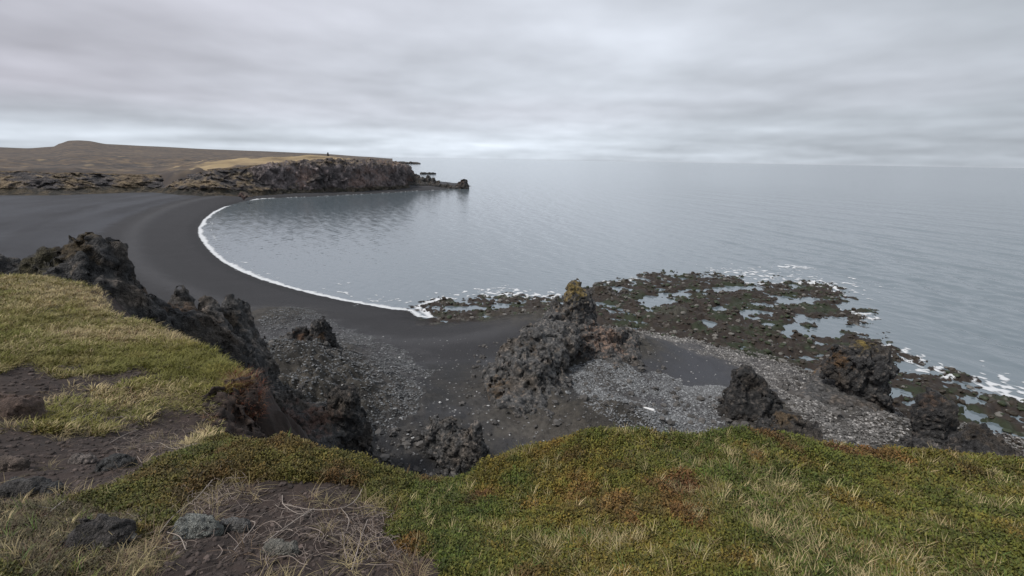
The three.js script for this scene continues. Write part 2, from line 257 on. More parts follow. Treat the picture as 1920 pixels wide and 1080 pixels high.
function beachCol(x, z, h) {
  const n = fbm(x * 0.05, z * 0.05, 3, 4), n2 = fbm(x * 0.5, z * 0.5, 8, 4), n3 = noise(x * 3.1, 2, z * 3.1);
  const sd = shoreSd(x, z);
  // long drifted streaks of lighter, drier sand following the shore, as in the photograph
  const streak = fbm(sd * 0.16 + 0.5 * n2, x * 0.012, z * 0.012, 3);
  let c = mix3([0.062, 0.064, 0.074], [0.1, 0.105, 0.122], clamp(0.5 + 1.6 * streak + 0.8 * n));
  c = mix3(c, [0.05, 0.049, 0.053], 0.85 * sstep(20.5, 18, sd + 2 * n2) * sstep(-1, 1, sd) * sstep(10, 1, x)); c = mix3(c, [0.1, 0.1, 0.108], 0.8 * Math.exp(-Math.pow((sd - 13 + 1.5 * n2) / 1.7, 2))); c = mix3(c, [0.036, 0.036, 0.04], 0.8 * sstep(3.4, 1.4, sd + 2.2 * n2));
  const rp = polySd(reefPoly, x, z), st = sstep(-3, 4, polySd(stonyPoly, x, z) + 3 * n2), rb = sstep(-2, 2, polySd(rubblePoly, x, z) + 2 * n2), pe = sstep(-1, 1.5, polySd(pebblePoly, x, z) + 1.6 * n2), sm = sstep(-1, 1, polySd(smoothPoly, x, z) + 1.5 * n2);
  c = mix3(c, mix3([0.075, 0.075, 0.084], [0.19, 0.187, 0.2], clamp(0.45 + 1.5 * n2 + 0.8 * n3)), st * 0.85);
  c = mix3(c, mix3([0.085, 0.085, 0.095], [0.2, 0.2, 0.22], clamp(0.45 + 0.9 * n2 + 0.9 * n3)), pe * 0.8);
  c = mix3(c, mix3([0.09, 0.086, 0.086], [0.3, 0.285, 0.28], clamp(0.4 + 1.1 * n2 + 0.9 * n3)), rb * 0.9);
  c = mix3(c, [0.05, 0.051, 0.055], sm);
  if (x * x + z * z < 3600) for (const p of rockyPolys) { const w = sstep(-1, 1.2, polySd(p, x, z) + 1.6 * n2); if (w > 0) c = mix3(c, mix3(mix3([0.075, 0.073, 0.073], [0.22, 0.212, 0.2], clamp(0.4 + 1.3 * n2 + 0.9 * n3)), [0.13, 0.105, 0.075], 0.5 * clamp(0.5 + 2 * n)), w * 0.9); }
  const rf = sstep(-2, 2, rp + 2.4 * n2 + 1.5);
  if (rf > 0) {
    const g = fbm(x * 0.22, z * 0.22, 14, 3), weed = mix3(mix3([0.022, 0.014, 0.010], [0.045, 0.03, 0.019], clamp(0.5 + n3)), [0.026, 0.036, 0.012], sstep(0.02, 0.25, g + 0.3 * n2));
    const stone = [0.2, 0.185, 0.165];
    c = mix3(c, mix3(weed, stone, 0.9 * sstep(0.3, 0.5, n2 + 0.45 * n3 - 0.03 * Math.min(8, rp) + 0.08)), rf);
  }
  for (const [b, r, hh] of bumps) { const q = ((x - b.x) ** 2 + (z - b.z) ** 2) / (r * r); if (q < 3) c = mix3(c, mix3([0.05, 0.047, 0.042], [0.13, 0.115, 0.095], clamp(0.35 + 1.3 * n2 + 0.7 * n3)), clamp(1.5 * Math.exp(-q * 1.6) + 0.8 * n2 * Math.exp(-q)) * clamp(hh * 1.2)); }
  return c;
}
const polar = (az0, az1, daz, r0, r1, ratio) => { const nu = Math.round((az1 - az0) / daz) + 1, nv = Math.ceil(Math.log(r1 / r0) / Math.log(ratio)) + 1; return { nu, nv, at: (i, j) => { const a = (az0 + i * daz) * Math.PI / 180, r = r0 * Math.pow(ratio, j); return [Math.sin(a) * r, -Math.cos(a) * r]; } }; };
{
  const g = polar(-62, 58, 0.2, 13, 430, 1.0062), hs = new Float32Array(g.nu * g.nv), reef = new Uint8Array(g.nu * g.nv);
  const at = (i, j) => { const [x, z] = g.at(i, j), h = beachH(x, z), c = beachCol(x, z, h); hs[i + j * g.nu] = h; reef[i + j * g.nu] = polySd(reefPoly, x, z) > 0 ? 1 : 0; return [x, h, z, ...c]; };
  const all = gridMesh(g.nu, g.nv, at);
  const pick = want => { const idx = []; for (let j = 0; j < g.nv - 1; j++) for (let i = 0; i < g.nu - 1; i++) { const a = i + j * g.nu, b = a + 1, c = a + g.nu, d = c + 1; if (reef[a] !== want) continue; if (Math.max(hs[a], hs[b], hs[c], hs[d]) < -0.9) continue; idx.push(a, b, c, b, d, c); } const k = new THREE.BufferGeometry(); for (const n in all.attributes) k.setAttribute(n, all.attributes[n]); k.setIndex(idx); return compact(k); };
  structure(pick(0), sandMat, 'beach', 'black sand and pebble beach curving round the bay');
  structure(pick(1), shelfMat, 'tidal_shelf', 'flat seaweed covered rock shelf with pools at the water');
}
console.log('beach done');

// ------------------------------------------------------------------ the sea
const waves = [];
{
  const dir = Math.atan2(0.33, -0.94);
  for (let k = 0; k < 46; k++) { const L = 1.1 * Math.pow(11, rnd() * rnd() * 1.0 + 0.0) , a = dir + (L > 4 ? 0.35 : 1.15) * (rnd() + rnd() + rnd() - 1.5) + (k % 5 === 0 && L < 4 ? 1.2 : 0); waves.push([Math.cos(a) * 2 * Math.PI / L, Math.sin(a) * 2 * Math.PI / L, rnd() * 6.28, 0.0026 * Math.pow(L, 0.95)]); }
}
function seaH(x, z, sd) {
  const calm = mix(0.12, 1, sstep(1, 14, -sd)) * mix(0.5, 3.4, sstep(5, 60, x + 0.15 * z)), d = Math.hypot(x, z);
  let h = 0; for (const w of waves) { const L = 6.283 / Math.hypot(w[0], w[1]); const lod = sstep(0.9, 2.2, L / (d * 0.0062 * 2.2)); if (lod > 0) h += lod * w[3] * Math.sin(w[0] * x + w[1] * z + w[2]); }
  return h * calm;
}
const spectrum = (n, L, kmin, kmax, slope) => {   // tileable ripples with a common drift
  const cs = []; for (let k = 0; k < 60; k++) { const m = mix(kmin, kmax, Math.pow(rnd(), 1.5)), a = 2.8 + 1.1 * (rnd() + rnd() + rnd() - 1.5), kx = Math.round(m * Math.cos(a)), ky = Math.round(m * Math.sin(a)); if (!kx && !ky) continue; cs.push([kx * 6.2832, ky * 6.2832, rnd() * 6.28, 1 / Math.pow(Math.hypot(kx, ky), 1.1)]); }
  const h = new Float32Array(n * n); let mn = 1e9, mx = -1e9;
  for (let j = 0; j < n; j++) for (let i = 0; i < n; i++) { let s = 0; for (const c of cs) s += c[3] * Math.sin(c[0] * i / n + c[1] * j / n + c[2]); h[i + j * n] = s; mn = Math.min(mn, s); mx = Math.max(mx, s); }
  return (u, v) => (h[Math.floor(u * n) + Math.floor(v * n) * n] - mn) / (mx - mn);
};
const rip = spectrum(512, 1, 5, 26), rip2 = spectrum(512, 1, 3, 17);
const seaMat = new THREE.MeshPhysicalMaterial({ color: new THREE.Color().setRGB(0.145, 0.18, 0.205), roughness: 0.1, ior: 1.75, vertexColors: false });  // reflected sky brightness put into a paler body colour and raised ior
seaMat.bumpMap = tex(512, rip); seaMat.bumpMap.repeat.set(1 / 9.1, 1 / 9.1); seaMat.bumpScale = 0.05;
{
  const h2 = rip2, n = 512, e = 1 / n;
  seaMat.normalMap = tex(512, (u, v) => { const g = (a, b) => h2(((a % 1) + 1) % 1, ((b % 1) + 1) % 1), sx = (g(u + e, v) - g(u - e, v)) / (2 * e) * 0.35 / 31, sy = (g(u, v + e) - g(u, v - e)) / (2 * e) * 0.35 / 31, l = 1 / Math.hypot(sx, sy, 1); return [0.5 - sx * l * 0.5, 0.5 - sy * l * 0.5, 0.5 + 0.5 * l]; });
  seaMat.normalMap.repeat.set(1 / 31, 1 / 31); seaMat.normalMap.rotation = 0.5; seaMat.normalScale.set(0.28, 0.28);
}
{
  const g = polar(-40, 62, 0.19, 30, 760, 1.0062);
  const sheet = gridMesh(g.nu, g.nv, (i, j) => { const [x, z] = g.at(i, j), sd = shoreSd(x, z), edge = sstep(g.nv - 1, g.nv - 60, j); return [x, sd > 6 ? 0 : seaH(x, z, sd) * edge, z, 1, 1, 1]; }, (i, j) => { const [x, z] = g.at(i, j); return shoreSd(x, z) < 22; });
  const f = polar(-64, 90, 1, 760 * 0.9995, 60000, 1.12);
  f.at = (o => (i, j) => o(i, j))(f.at);
  const far = gridMesh(f.nu, f.nv, (i, j) => { const [x, z] = f.at(i, j); return [x, j ? 0 : -0.02, z, 1, 1, 1]; });
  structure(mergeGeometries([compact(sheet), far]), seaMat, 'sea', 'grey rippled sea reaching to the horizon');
}
console.log('sea done');
// foam: thin froth on the water, cut to its lacy outline
{
  const foamMat = new THREE.MeshStandardMaterial({ color: new THREE.Color().setRGB(0.7, 0.72, 0.74), roughness: 0.8, vertexColors: true, transparent: true });
  const spots = [[1490, 500, 3, 1.6], [1400, 512, 5, 1.2], [1440, 520, 4, 1.2], [1350, 507, 3, 0.8], [1560, 540, 4, 1.2], [1520, 528, 5, 1.2], [1600, 530, 3, 0.8], [1615, 592, 1.6, 1.6], [930, 548, 3, 1.3], [960, 552, 3, 1.3], [1000, 556, 2.6, 1.3], [1040, 556, 2.4, 1.3], [880, 552, 2.4, 0.9], [840, 558, 2, 0.9], [720, 566, 3, 1.0], [1715, 675, 1.8, 1.4], [1740, 690, 1.8, 1.4], [1780, 703, 1.6, 1.3], [1870, 728, 2.2, 1.5], [1905, 735, 2.4, 1.6], [1870, 705, 2.5, 0.8], [1160, 528, 2, 0.5], [1230, 590, 1.0, 0.5]].map(([a, b, r, s]) => [Y(a, b, 0), r, s]);
  const i0 = 9, i1 = 28, beachLine = shore.slice(i0, i1), rightLine = shore.slice(56), headLine = shore.slice(0, 10), reefLine = shore.slice(30, 56);
  const field = (x, z) => {
    const sd = shoreSd(x, z); if (sd > 2.5 || sd < -16) return -1;
    const dB = polyDist(x, z, beachLine, false)[0], dR = polyDist(x, z, rightLine, false)[0], dH = polyDist(x, z, headLine, false)[0], dF = polyDist(x, z, reefLine, false)[0];
    const n = fbm(x * 0.9, z * 0.9, 2, 3), n2 = fbm(x * 0.13, z * 0.13, 6, 2), lace = 1 - worley(x * 0.9 + n, 0.5, z * 0.9)[0] * 1.5, d = Math.hypot(x, z);
    let f = -0.5;
    if (dB < 8) { const w = 0.42 + 1.3 * n2 + 0.0022 * d, o = -sd; f = Math.max(f, 0.62 * sstep(w + 0.9, w * 0.3, o + 0.6 * n) * sstep(-0.5, 0.05, o + 0.4 * n) - 0.2 - (d < 110 ? 0.3 * lace * sstep(0.2, 0.8, o) : 0)); f = Math.max(f, 0.45 * Math.exp(-Math.pow((o - 2.2 - 2.5 * n2) / 0.3, 2)) + 1.2 * n + 0.6 * n2 - 0.5); }
    if (dR < 6) f = Math.max(f, 0.8 * Math.exp(-Math.pow((dR - 0.3 - n2) / 0.5, 2)) + 1.2 * n - 0.66);
    if (dH < 6) f = Math.max(f, sstep(2.5, 0, dH) + 1.4 * n - 0.98);
    if (dF < 4) f = Math.max(f, 0.6 * sstep(2.2, 0, dF) + 1.6 * n + 0.9 * n2 - 0.92);
    for (const [c, r, s] of spots) { const q = ((x - c.x) ** 2 + (z - c.z) ** 2) / (r * r); if (q < 4) f = Math.max(f, 0.8 * s * Math.exp(-q * 0.6) - 1.1 * lace + 2.0 * n - 0.72); }
    return f;
  };
  const yAt = (x, z) => { const sd = shoreSd(x, z); return Math.max(seaH(x, z, sd), sd > -4 ? beachH(x, z) : -9) + 0.03; };
  const box = (list, m) => { const xs = list.map(p => p.x), zs = list.map(p => p.z); return [Math.min(...xs) - m, Math.max(...xs) + m, Math.min(...zs) - m, Math.max(...zs) + m]; };
  const mk = (b, cell, name, label) => { const [pos, idx] = maskSheet(...b, cell, field, yAt), g = makeGeo(pos, null, null, idx), col = new Float32Array(pos.length / 3 * 4); for (let i = 0; i < pos.length / 3; i++) col.set([1, 1, 1, 0.95 * sstep(-0.02, 0.34, field(pos[i * 3], pos[i * 3 + 2]))], i * 4); g.setAttribute('color', new THREE.BufferAttribute(col, 4)); stuff(new THREE.Mesh(g, foamMat), name, label, 'foam'); };
  const nearB = beachLine.slice(8);
  mk([-115, -12, -215, -58], 0.4, 'surf_foam', 'white line of surf foam along the curved black beach');
  mk([-12, 82, -112, -36], 0.16, 'reef_foam', 'white foam breaking round the seaweed covered rock shelf');
  mk(box(headLine, 8), 1.0, 'headland_foam', 'thin white foam at the foot of the far headland');
}
console.log('foam done');

// ------------------------------------------------------------------ rocks from capsules, broken up by lava-like noise
function largest(pos, idx) {
  const n = pos.length / 3, up = new Int32Array(n).map((_, i) => i), find = i => { while (up[i] !== i) i = up[i] = up[up[i]]; return i; };
  for (let t = 0; t < idx.length; t += 3) { const a = find(idx[t]); up[find(idx[t + 1])] = a; up[find(idx[t + 2])] = a; }
  const count = new Map(); for (let t = 0; t < idx.length; t += 3) { const r = find(idx[t]); count.set(r, (count.get(r) || 0) + 1); }
  let best = -1, m = 0; for (const [r, c] of count) if (c > m) { m = c; best = r; }
  const out = [], p = [], map = new Int32Array(n).fill(-1); for (let t = 0; t < idx.length; t += 3) if (find(idx[t]) === best) for (let k = 0; k < 3; k++) { const i = idx[t + k]; if (map[i] < 0) { map[i] = p.length / 3; p.push(pos[i * 3], pos[i * 3 + 1], pos[i * 3 + 2]); } out.push(map[i]); }
  return [p, out];
}
function rockGeo(caps, { cell, rough = 1, k = 0.5, color, lump = 1.6, floor = -1 }) {
  const lo = [1e9, 1e9, 1e9], hi = [-1e9, -1e9, -1e9], C = caps.map(([a, ra, b, rb]) => { b = b || a; rb = rb ?? ra; for (const [p, r] of [[a, ra], [b, rb]]) [p.x, p.y, p.z].forEach((v, i) => { lo[i] = Math.min(lo[i], v - r - 0.8 * rough); hi[i] = Math.max(hi[i], v + r + 0.8 * rough); }); return [a.x, a.y, a.z, ra, b.x - a.x, b.y - a.y, b.z - a.z, rb]; });
  lo[1] = Math.max(lo[1], floor);
  const sdf = (x, y, z) => {
    let d = 1e9;
    for (const c of C) { const px = x - c[0], py = y - c[1], pz = z - c[2], l = c[4] * c[4] + c[5] * c[5] + c[6] * c[6], t = l ? clamp((px * c[4] + py * c[5] + pz * c[6]) / l) : 0, e = Math.hypot(px - c[4] * t, py - c[5] * t, pz - c[6] * t) - (c[3] + (c[7] - c[3]) * t); const h = clamp(0.5 + 0.5 * (d - e) / k); d = d > 1e8 ? e : mix(d, e, h) - k * h * (1 - h); }
    if (Math.abs(d) > 1.15 * rough + cell) return d;
    const L = 1 / lump, wx = x * L + 0.45 * noise(x * L * 1.3, y * L * 1.3, z * L * 1.3 + 5), wy = y * L + 0.35 * noise(x * L * 1.3 + 8, y * L * 1.3, z * L * 1.3), wz = z * L + 0.45 * noise(x * L * 1.3, y * L * 1.3 + 3, z * L * 1.3);
    const w = worley(wx * 1.1, wy * 0.8, wz * 1.1), w2 = worley(wx * 2.9 + 9, wy * 2.3, wz * 2.9);
    d += rough * (0.66 * w[2] + 0.24 * sstep(0.16, 0, w[1] - w[0]) + 0.42 * w2[2] + 0.2 * sstep(0.2, 0, w2[1] - w2[0]) - 0.34 * (ridged(x * 1.3 * L, y * 0.7 * L, z * 1.3 * L, 4) - 0.35) - 0.12 * (ridged(x * 4 * L, y * 2.8 * L, z * 4 * L + 3, 2) - 0.3) + 0.12 * fbm(x * 6 * L, y * 6 * L, z * 6 * L, 2));
    return d;
  };
  const [pos, idx] = largest(...surfaceNets(sdf, lo, hi, cell));
  const col = new Float32Array(pos.length);
  for (let i = 0; i < pos.length; i += 3) col.set(color(pos[i], pos[i + 1], pos[i + 2]), i);
  return boxMapped(makeGeo(pos, col, null, idx));
}
const BAS = [0.056, 0.055, 0.056], GREY = [0.14, 0.138, 0.135], BROWN = [0.1, 0.08, 0.062], RED = [0.105, 0.06, 0.045], OCHRE = [0.19, 0.14, 0.05], MOSS = [0.10, 0.10, 0.03], PALE = [0.24, 0.20, 0.17];
const rockColor = (spots = [], brown = 0.3, grey = 0.4, tone = 1) => (x, y, z) => {
  const a = fbm(x * 0.5, y * 0.5, z * 0.5, 3), b = fbm(x * 2.3 + 7, y * 2.3, z * 2.3, 3), c = noise(x * 7, y * 7, z * 7);
  let k = mix3(BAS, GREY, clamp(grey + 1.3 * b + 0.5 * c));
  k = mix3(k, BROWN, clamp(brown - 0.3 + 2.2 * a + 0.8 * b) * 0.85);
  k = mix3(k, PALE, 0.6 * sstep(0.22, 0.55, b + 0.8 * c));
  for (const [p, r, s, w = 1] of spots) { const q = ((x - p.x) ** 2 + (y - p.y) ** 2 + (z - p.z) ** 2) / (r * r); if (q < 4) k = mix3(k, s, w * sstep(-0.15, 0.45, Math.exp(-q) - 0.5 + 1.1 * b + 0.5 * c)); }
  const t = tone * (1.5 + 1.3 * c); return [k[0] * t, k[1] * t, k[2] * t];
};
const foot = (p, r, spread = 0.3, y = null) => { const g = (y ?? beachH(p.x, p.z, false)) - 0.6, h = Math.max(0.5, p.y - g); return [p, r, V(p.x, g, p.z), r + spread * h]; };
function rock(name, label, category, caps, o, group) { return thing(rockGeo(caps, o), o.cell > 0.3 ? cragMat : rockMat, name, label, category, group); }
{
  // the tall middle ridge with its pinnacle
  const top = D(1082, 543, 44), c = [
    [D(1077, 556, 44), 1.2, D(1078, 605, 44), 1.7], [D(1089, 562, 44.3), 1.15, D(1092, 640, 44), 1.8], [D(1086, 548, 44.2), 0.8, D(1086, 560, 44.2), 1.1], foot(D(1084, 600, 44), 1.4, 0.16), [D(1040, 578, 43.6), 0.55, D(1045, 605, 43.4), 0.9],
    [D(1050, 600, 43.5), 1.1, Y(1005, 640, 5.6), 1.3], [Y(1010, 648, 5.4), 1.3, Y(955, 672, 4.9), 1.1], [Y(955, 660, 5.4), 0.8, Y(940, 720, 3.6), 1.3], [Y(985, 652, 5.6), 0.7, Y(980, 700, 4.6), 1.1], [Y(1000, 760, 3.2), 1.2, Y(1020, 790, 2.9), 0.8],
    foot(Y(1010, 655, 4.8), 1.3, 0.2), foot(Y(955, 690, 4.4), 1.0, 0.12), [Y(1045, 640, 4.8), 1.9, Y(990, 715, 4.0), 1.7], [Y(1000, 715, 3.8), 1.6, Y(960, 770, 3.1), 1.3], [Y(940, 735, 3.5), 0.8, Y(925, 770, 2.9), 0.7],
    [Y(1100, 640, 4.2), 1.3, Y(1178, 630, 3.8), 0.7], [Y(1178, 634, 3.7), 0.6, Y(1188, 700, 2.2), 0.8], [Y(1095, 650, 3.6), 1.7, Y(1150, 690, 2.4), 1.1], [Y(1150, 650, 3.2), 0.8, Y(1150, 725, 2.2), 0.8],
    [D(1052, 588, 43), 0.7, D(1040, 620, 42), 1.0], [Y(1020, 640, 5.2), 0.6, Y(1025, 700, 4.0), 0.9], [Y(1050, 720, 3.2), 0.9, Y(1030, 780, 2.8), 0.9]];
  rock('lava_ridge', 'tall craggy lava ridge with ochre topped pinnacle in middle of beach', 'rock', c, { cell: 0.13, rough: 0.85, lump: 1.3, k: 0.25, color: rockColor([[D(1075, 540, 43.4), 1.3, OCHRE], [Y(1050, 602, 5.2), 1.0, [0.2, 0.12, 0.07]], [Y(1130, 640, 4.2), 2.2, [0.24, 0.16, 0.12], 0.8], [Y(990, 670, 4.9), 1.4, BROWN], [Y(935, 740, 3.6), 1.2, [0.15, 0.11, 0.075]]], 0.25, 0.6, 1.15) });
}
{
  // block leaning over its scree at the right
  const d = 42.5, c = [[D(1615, 655, d), 0.75, D(1640, 665, d + 0.3), 0.9], [D(1585, 672, d), 1.1, D(1640, 690, d), 1.25], [D(1562, 690, d - 0.2), 0.75, D(1560, 698, d), 0.7], [D(1600, 700, d), 1.3, D(1635, 730, d), 1.05], [D(1636, 730, d), 1.0, D(1638, 785, d), 0.85], [D(1612, 720, d), 1.0, D(1630, 760, d), 0.8], [D(1655, 672, d + 0.2), 0.5]];
  rock('lava_block', 'big overhanging lava block with yellow lichen cap near right shore', 'rock', c, { cell: 0.11, rough: 0.7, k: 0.35, lump: 1.2, color: rockColor([[D(1620, 640, d - 0.4), 0.75, [0.23, 0.17, 0.05]], [D(1565, 672, d - 1), 0.9, [0.15, 0.09, 0.045]]], 0.25, 0.25, 0.75) });
  const m = [[Y(1556, 706, 2.9), 0.7, Y(1520, 765, 1.5), 1.5], [Y(1562, 716, 2.6), 1.3, Y(1590, 785, 1.4), 1.9], [Y(1500, 775, 1.3), 0.9, Y(1560, 815, 1.2), 1.6], [Y(1570, 730, 2.3), 1.2, Y(1625, 790, 1.4), 1.3]];
  rock('scree_mound', 'smooth grey scree mound under the overhanging lava block', 'rock', m, { cell: 0.14, rough: 0.22, k: 1.2, lump: 0.7, color: rockColor([[Y(1545, 705, 2.9), 1.2, [0.17, 0.11, 0.06]]], 0.25, 0.6) });
}
{
  const d = 34, c = [[D(1384, 702, d), 0.5, D(1390, 760, d), 1.1], [D(1400, 708, d), 0.45, D(1442, 765, d), 0.85], [D(1360, 780, d), 0.7, D(1342, 830, d - 0.4), 0.8], [D(1390, 760, d), 1.1, D(1360, 830, d - 0.5), 1.2], [D(1420, 770, d), 1.0, D(1430, 850, d - 1), 1.4], foot(D(1400, 770, d), 1.2, 0.25)];
  rock('lava_wedge', 'dark wedge shaped lava stack standing behind grass rim, right of pebbles', 'rock', c, { cell: 0.1, rough: 0.6, lump: 1.1, color: rockColor([], 0.2, 0.2, 0.55) });
  const e = [[D(1468, 785, 32), 0.7, D(1500, 805, 32), 0.7], [D(1440, 800, 32), 0.7, D(1470, 840, 31), 1.1], [D(1520, 815, 32), 0.4, D(1510, 850, 31), 1.0], foot(D(1480, 810, 31.6), 1.0, 0.3)];
  rock('lava_lump', 'low brown lava lump at the right foot of the dark wedge', 'rock', e, { cell: 0.1, rough: 0.55, lump: 1.0, color: rockColor([[D(1465, 780, 31.4), 0.8, [0.14, 0.10, 0.06]]], 0.5, 0.3, 0.7) });
}
{
  const d = 34.5, c = [[D(1744, 750, d), 0.55, D(1750, 772, d), 0.85], [D(1753, 772, d), 0.95, D(1753, 860, d), 0.95], foot(D(1752, 840, d), 0.9, 0.08)];
  rock('lava_pillar', 'slim dark lava pillar with reddish top at lower right', 'rock', c, { cell: 0.1, rough: 0.38, lump: 0.8, k: 0.25, color: rockColor([[D(1742, 750, d - 0.5), 0.6, [0.13, 0.075, 0.045], 0.7]], 0.4, 0.2, 0.6) });
  const e = [[D(1650, 850, 33), 0.5, D(1720, 840, 33.6), 0.5], [D(1720, 842, 33.4), 0.6, D(1790, 856, 33), 0.6], foot(D(1690, 850, 33.2), 0.6, 0.3), [D(1610, 868, 32), 0.5, D(1680, 870, 32), 0.7]];
  rock('lava_shelf', 'low flat lava shelf at the foot of the slim pillar', 'rock', e, { cell: 0.11, rough: 0.5, lump: 1.0, color: rockColor([], 0.35, 0.3, 0.75) });
  const f = [[D(1835, 816, 32), 0.5, D(1848, 850, 32), 0.95], [D(1800, 845, 32), 0.6, D(1870, 865, 31.5), 0.8], foot(D(1840, 850, 31.6), 1.0, 0.3)];
  rock('lava_hummock', 'dark brown lava hummock behind the grass at far right', 'rock', f, { cell: 0.1, rough: 0.5, lump: 0.9, color: rockColor([[D(1830, 815, 31.5), 0.6, BROWN]], 0.45, 0.2, 0.6) });
}
{
  const c = [[D(840, 800, 24.6), 0.55, D(845, 850, 24.3), 1.0], [D(820, 795, 25), 0.4, D(815, 840, 24.8), 0.7], [D(892, 800, 24), 0.22, D(888, 840, 23.8), 0.7], [D(860, 830, 24.2), 0.7, D(880, 850, 23.6), 0.7], [D(805, 815, 25), 0.35, D(772, 828, 25), 0.12], foot(D(860, 845, 24), 0.8, 0.25)];
  rock('twin_peaked_boulder', 'low dark lava boulder with two peaks and pointed left spur on sand', 'rock', c, { cell: 0.07, rough: 0.4, lump: 0.7, k: 0.25, color: rockColor([], 0.25, 0.5) });
}
{
  const d = 23.5, c = [[D(625, 742, d), 0.35, D(640, 760, d), 0.75], [D(650, 755, d), 0.7, D(645, 800, d), 0.95], [D(645, 800, d), 0.9, D(655, 870, d), 1.0], [D(668, 800, d), 0.45, D(675, 880, d), 0.5], foot(D(650, 840, d), 1.0, 0.15)];
  rock('lava_tower', 'rough dark brown lava tower rising behind the mossy near mound', 'rock', c, { cell: 0.075, rough: 0.5, lump: 0.85, k: 0.3, color: rockColor([[D(600, 790, 22.5), 1.0, RED, 0.6]], 0.5, 0.15, 0.75) });
  const m = [[D(600, 800, 24), 0.8, D(520, 790, 25), 1.2], [D(560, 820, 23), 1.0, D(480, 770, 26), 1.4], [D(610, 830, 22.5), 0.9, D(560, 870, 21.5), 1.3], [D(480, 740, 26), 0.8, D(540, 750, 27), 0.7], foot(D(560, 820, 23.5), 1.6, 0.4), foot(D(500, 780, 25), 1.4, 0.4)];
  rock('rock_slope', 'reddish brown broken rock slope between rust coloured bank and tower', 'rock', m, { cell: 0.1, rough: 0.55, lump: 0.9, color: rockColor([[D(560, 800, 22.6), 1.6, [0.1, 0.065, 0.055]], [D(600, 780, 23.2), 0.9, RED, 0.7]], 0.5, 0.35) });
}
{
  const d = 40, c = [[D(599, 612, d), 0.62, D(600, 640, d), 0.95], [D(604, 640, d), 1.0, D(612, 685, d), 1.05], [D(564, 630, d + 0.3), 0.75, D(548, 655, d), 0.95], [D(575, 645, d), 0.6, D(580, 690, d), 1.1], [D(532, 655, d), 0.5, D(540, 695, d - 0.5), 1.1], foot(D(575, 675, d), 1.3, 0.5), foot(D(605, 660, d), 0.9, 0.35)];
  rock('twin_lava_stack', 'pair of joined dark lava stacks on the stony upper beach', 'rock', c, { cell: 0.1, rough: 0.48, lump: 1.0, k: 0.25, color: rockColor([[D(560, 630, d - 0.6), 0.6, [0.14, 0.08, 0.05]], [D(600, 632, d - 0.8), 0.5, [0.13, 0.08, 0.045]]], 0.3, 0.1, 0.7) });
}
{
  const d = 28, c = [[D(431, 556, d), 0.14, D(431, 572, d), 0.34], [D(428, 574, d), 0.36, D(442, 580, d), 0.4], [D(452, 580, d), 0.3, D(452, 600, d), 0.4], [D(440, 600, d), 0.75, D(442, 650, d - 0.4), 0.95], [D(440, 640, d - 0.3), 0.9, D(465, 700, d - 1.5), 1.3], foot(D(450, 660, d - 0.6), 1.2, 0.25)];
  rock('lava_needle', 'dark lava pillar topped by a small black knob beside left ridge', 'rock', c, { cell: 0.11, rough: 0.42, lump: 0.8, k: 0.22, color: rockColor([[D(425, 605, d - 0.8), 0.7, BROWN]], 0.4, 0.3) });
}
{
  // the dark ridge that leaves the grassy shoulder and drops to the beach
  const c = [[D(150, 472, 23), 0.55, D(164, 490, 23), 0.8], [D(124, 494, 23), 0.55, D(182, 500, 22.5), 0.85], [D(188, 505, 22.5), 0.5, D(196, 545, 21.5), 0.6], [D(90, 512, 23), 0.4, D(30, 522, 23.5), 0.35], [D(30, 520, 23.5), 0.4, D(-20, 506, 24), 0.5], [D(-20, 506, 24), 0.6, D(-160, 500, 25), 0.8],
    [D(200, 550, 21.5), 0.6, D(262, 592, 21.5), 0.65], [D(232, 545, 23), 0.4, D(262, 560, 23.3), 0.35], [D(262, 590, 22), 0.7, D(330, 622, 22.5), 0.8], [D(330, 598, 25), 0.6, D(390, 622, 26), 0.7], [D(330, 625, 22.5), 0.85, D(400, 668, 23), 1.0], [D(400, 668, 23), 1.0, D(455, 705, 24), 1.0], [D(300, 585, 26), 0.5, D(350, 590, 26.5), 0.6],
    ...[[150, 520, 22.2], [195, 560, 21.2], [262, 610, 21.5], [330, 645, 22.3], [400, 690, 22.8], [450, 725, 23.5], [40, 545, 23], [360, 630, 26], [-100, 530, 24.5]].map(([a, b, e]) => foot(D(a, b, e), 0.8, 0.28, 4))];
  rock('dark_lava_ridge', 'long dark lava ridge dropping from left grass shoulder to beach', 'rock', c, { cell: 0.125, rough: 0.6, lump: 1.1, k: 0.4, floor: 2, color: rockColor([[D(300, 590, 24), 1.3, [0.11, 0.07, 0.045]], [D(370, 600, 25), 1.5, [0.12, 0.08, 0.055]], [D(140, 465, 22.6), 0.9, [0.09, 0.065, 0.035]], [D(60, 490, 22.5), 0.8, [0.07, 0.06, 0.03]]], 0.35, 0.1, 0.72) });
  rock('round_rock', 'rounded black lava knob on crest behind the left ridge', 'rock', [[D(340, 553, 27), 0.34, D(342, 562, 27), 0.36], [D(343, 570, 27), 0.45, D(340, 600, 26.6), 0.8], foot(D(342, 590, 26.8), 0.6, 0.3)], { cell: 0.13, rough: 0.3, lump: 0.6, k: 0.2, color: rockColor([], 0.4, 0.2) });
  rock('round_rock', 'small brown lava knob between black knob and needle topped pillar', 'rock', [[D(388, 568, 27.5), 0.3, D(390, 580, 27.3), 0.4], [D(390, 585, 27), 0.5, D(400, 620, 26.5), 0.8], foot(D(395, 600, 26.6), 0.6, 0.3)], { cell: 0.13, rough: 0.3, lump: 0.6, k: 0.2, color: rockColor([], 0.6, 0.25) });
}
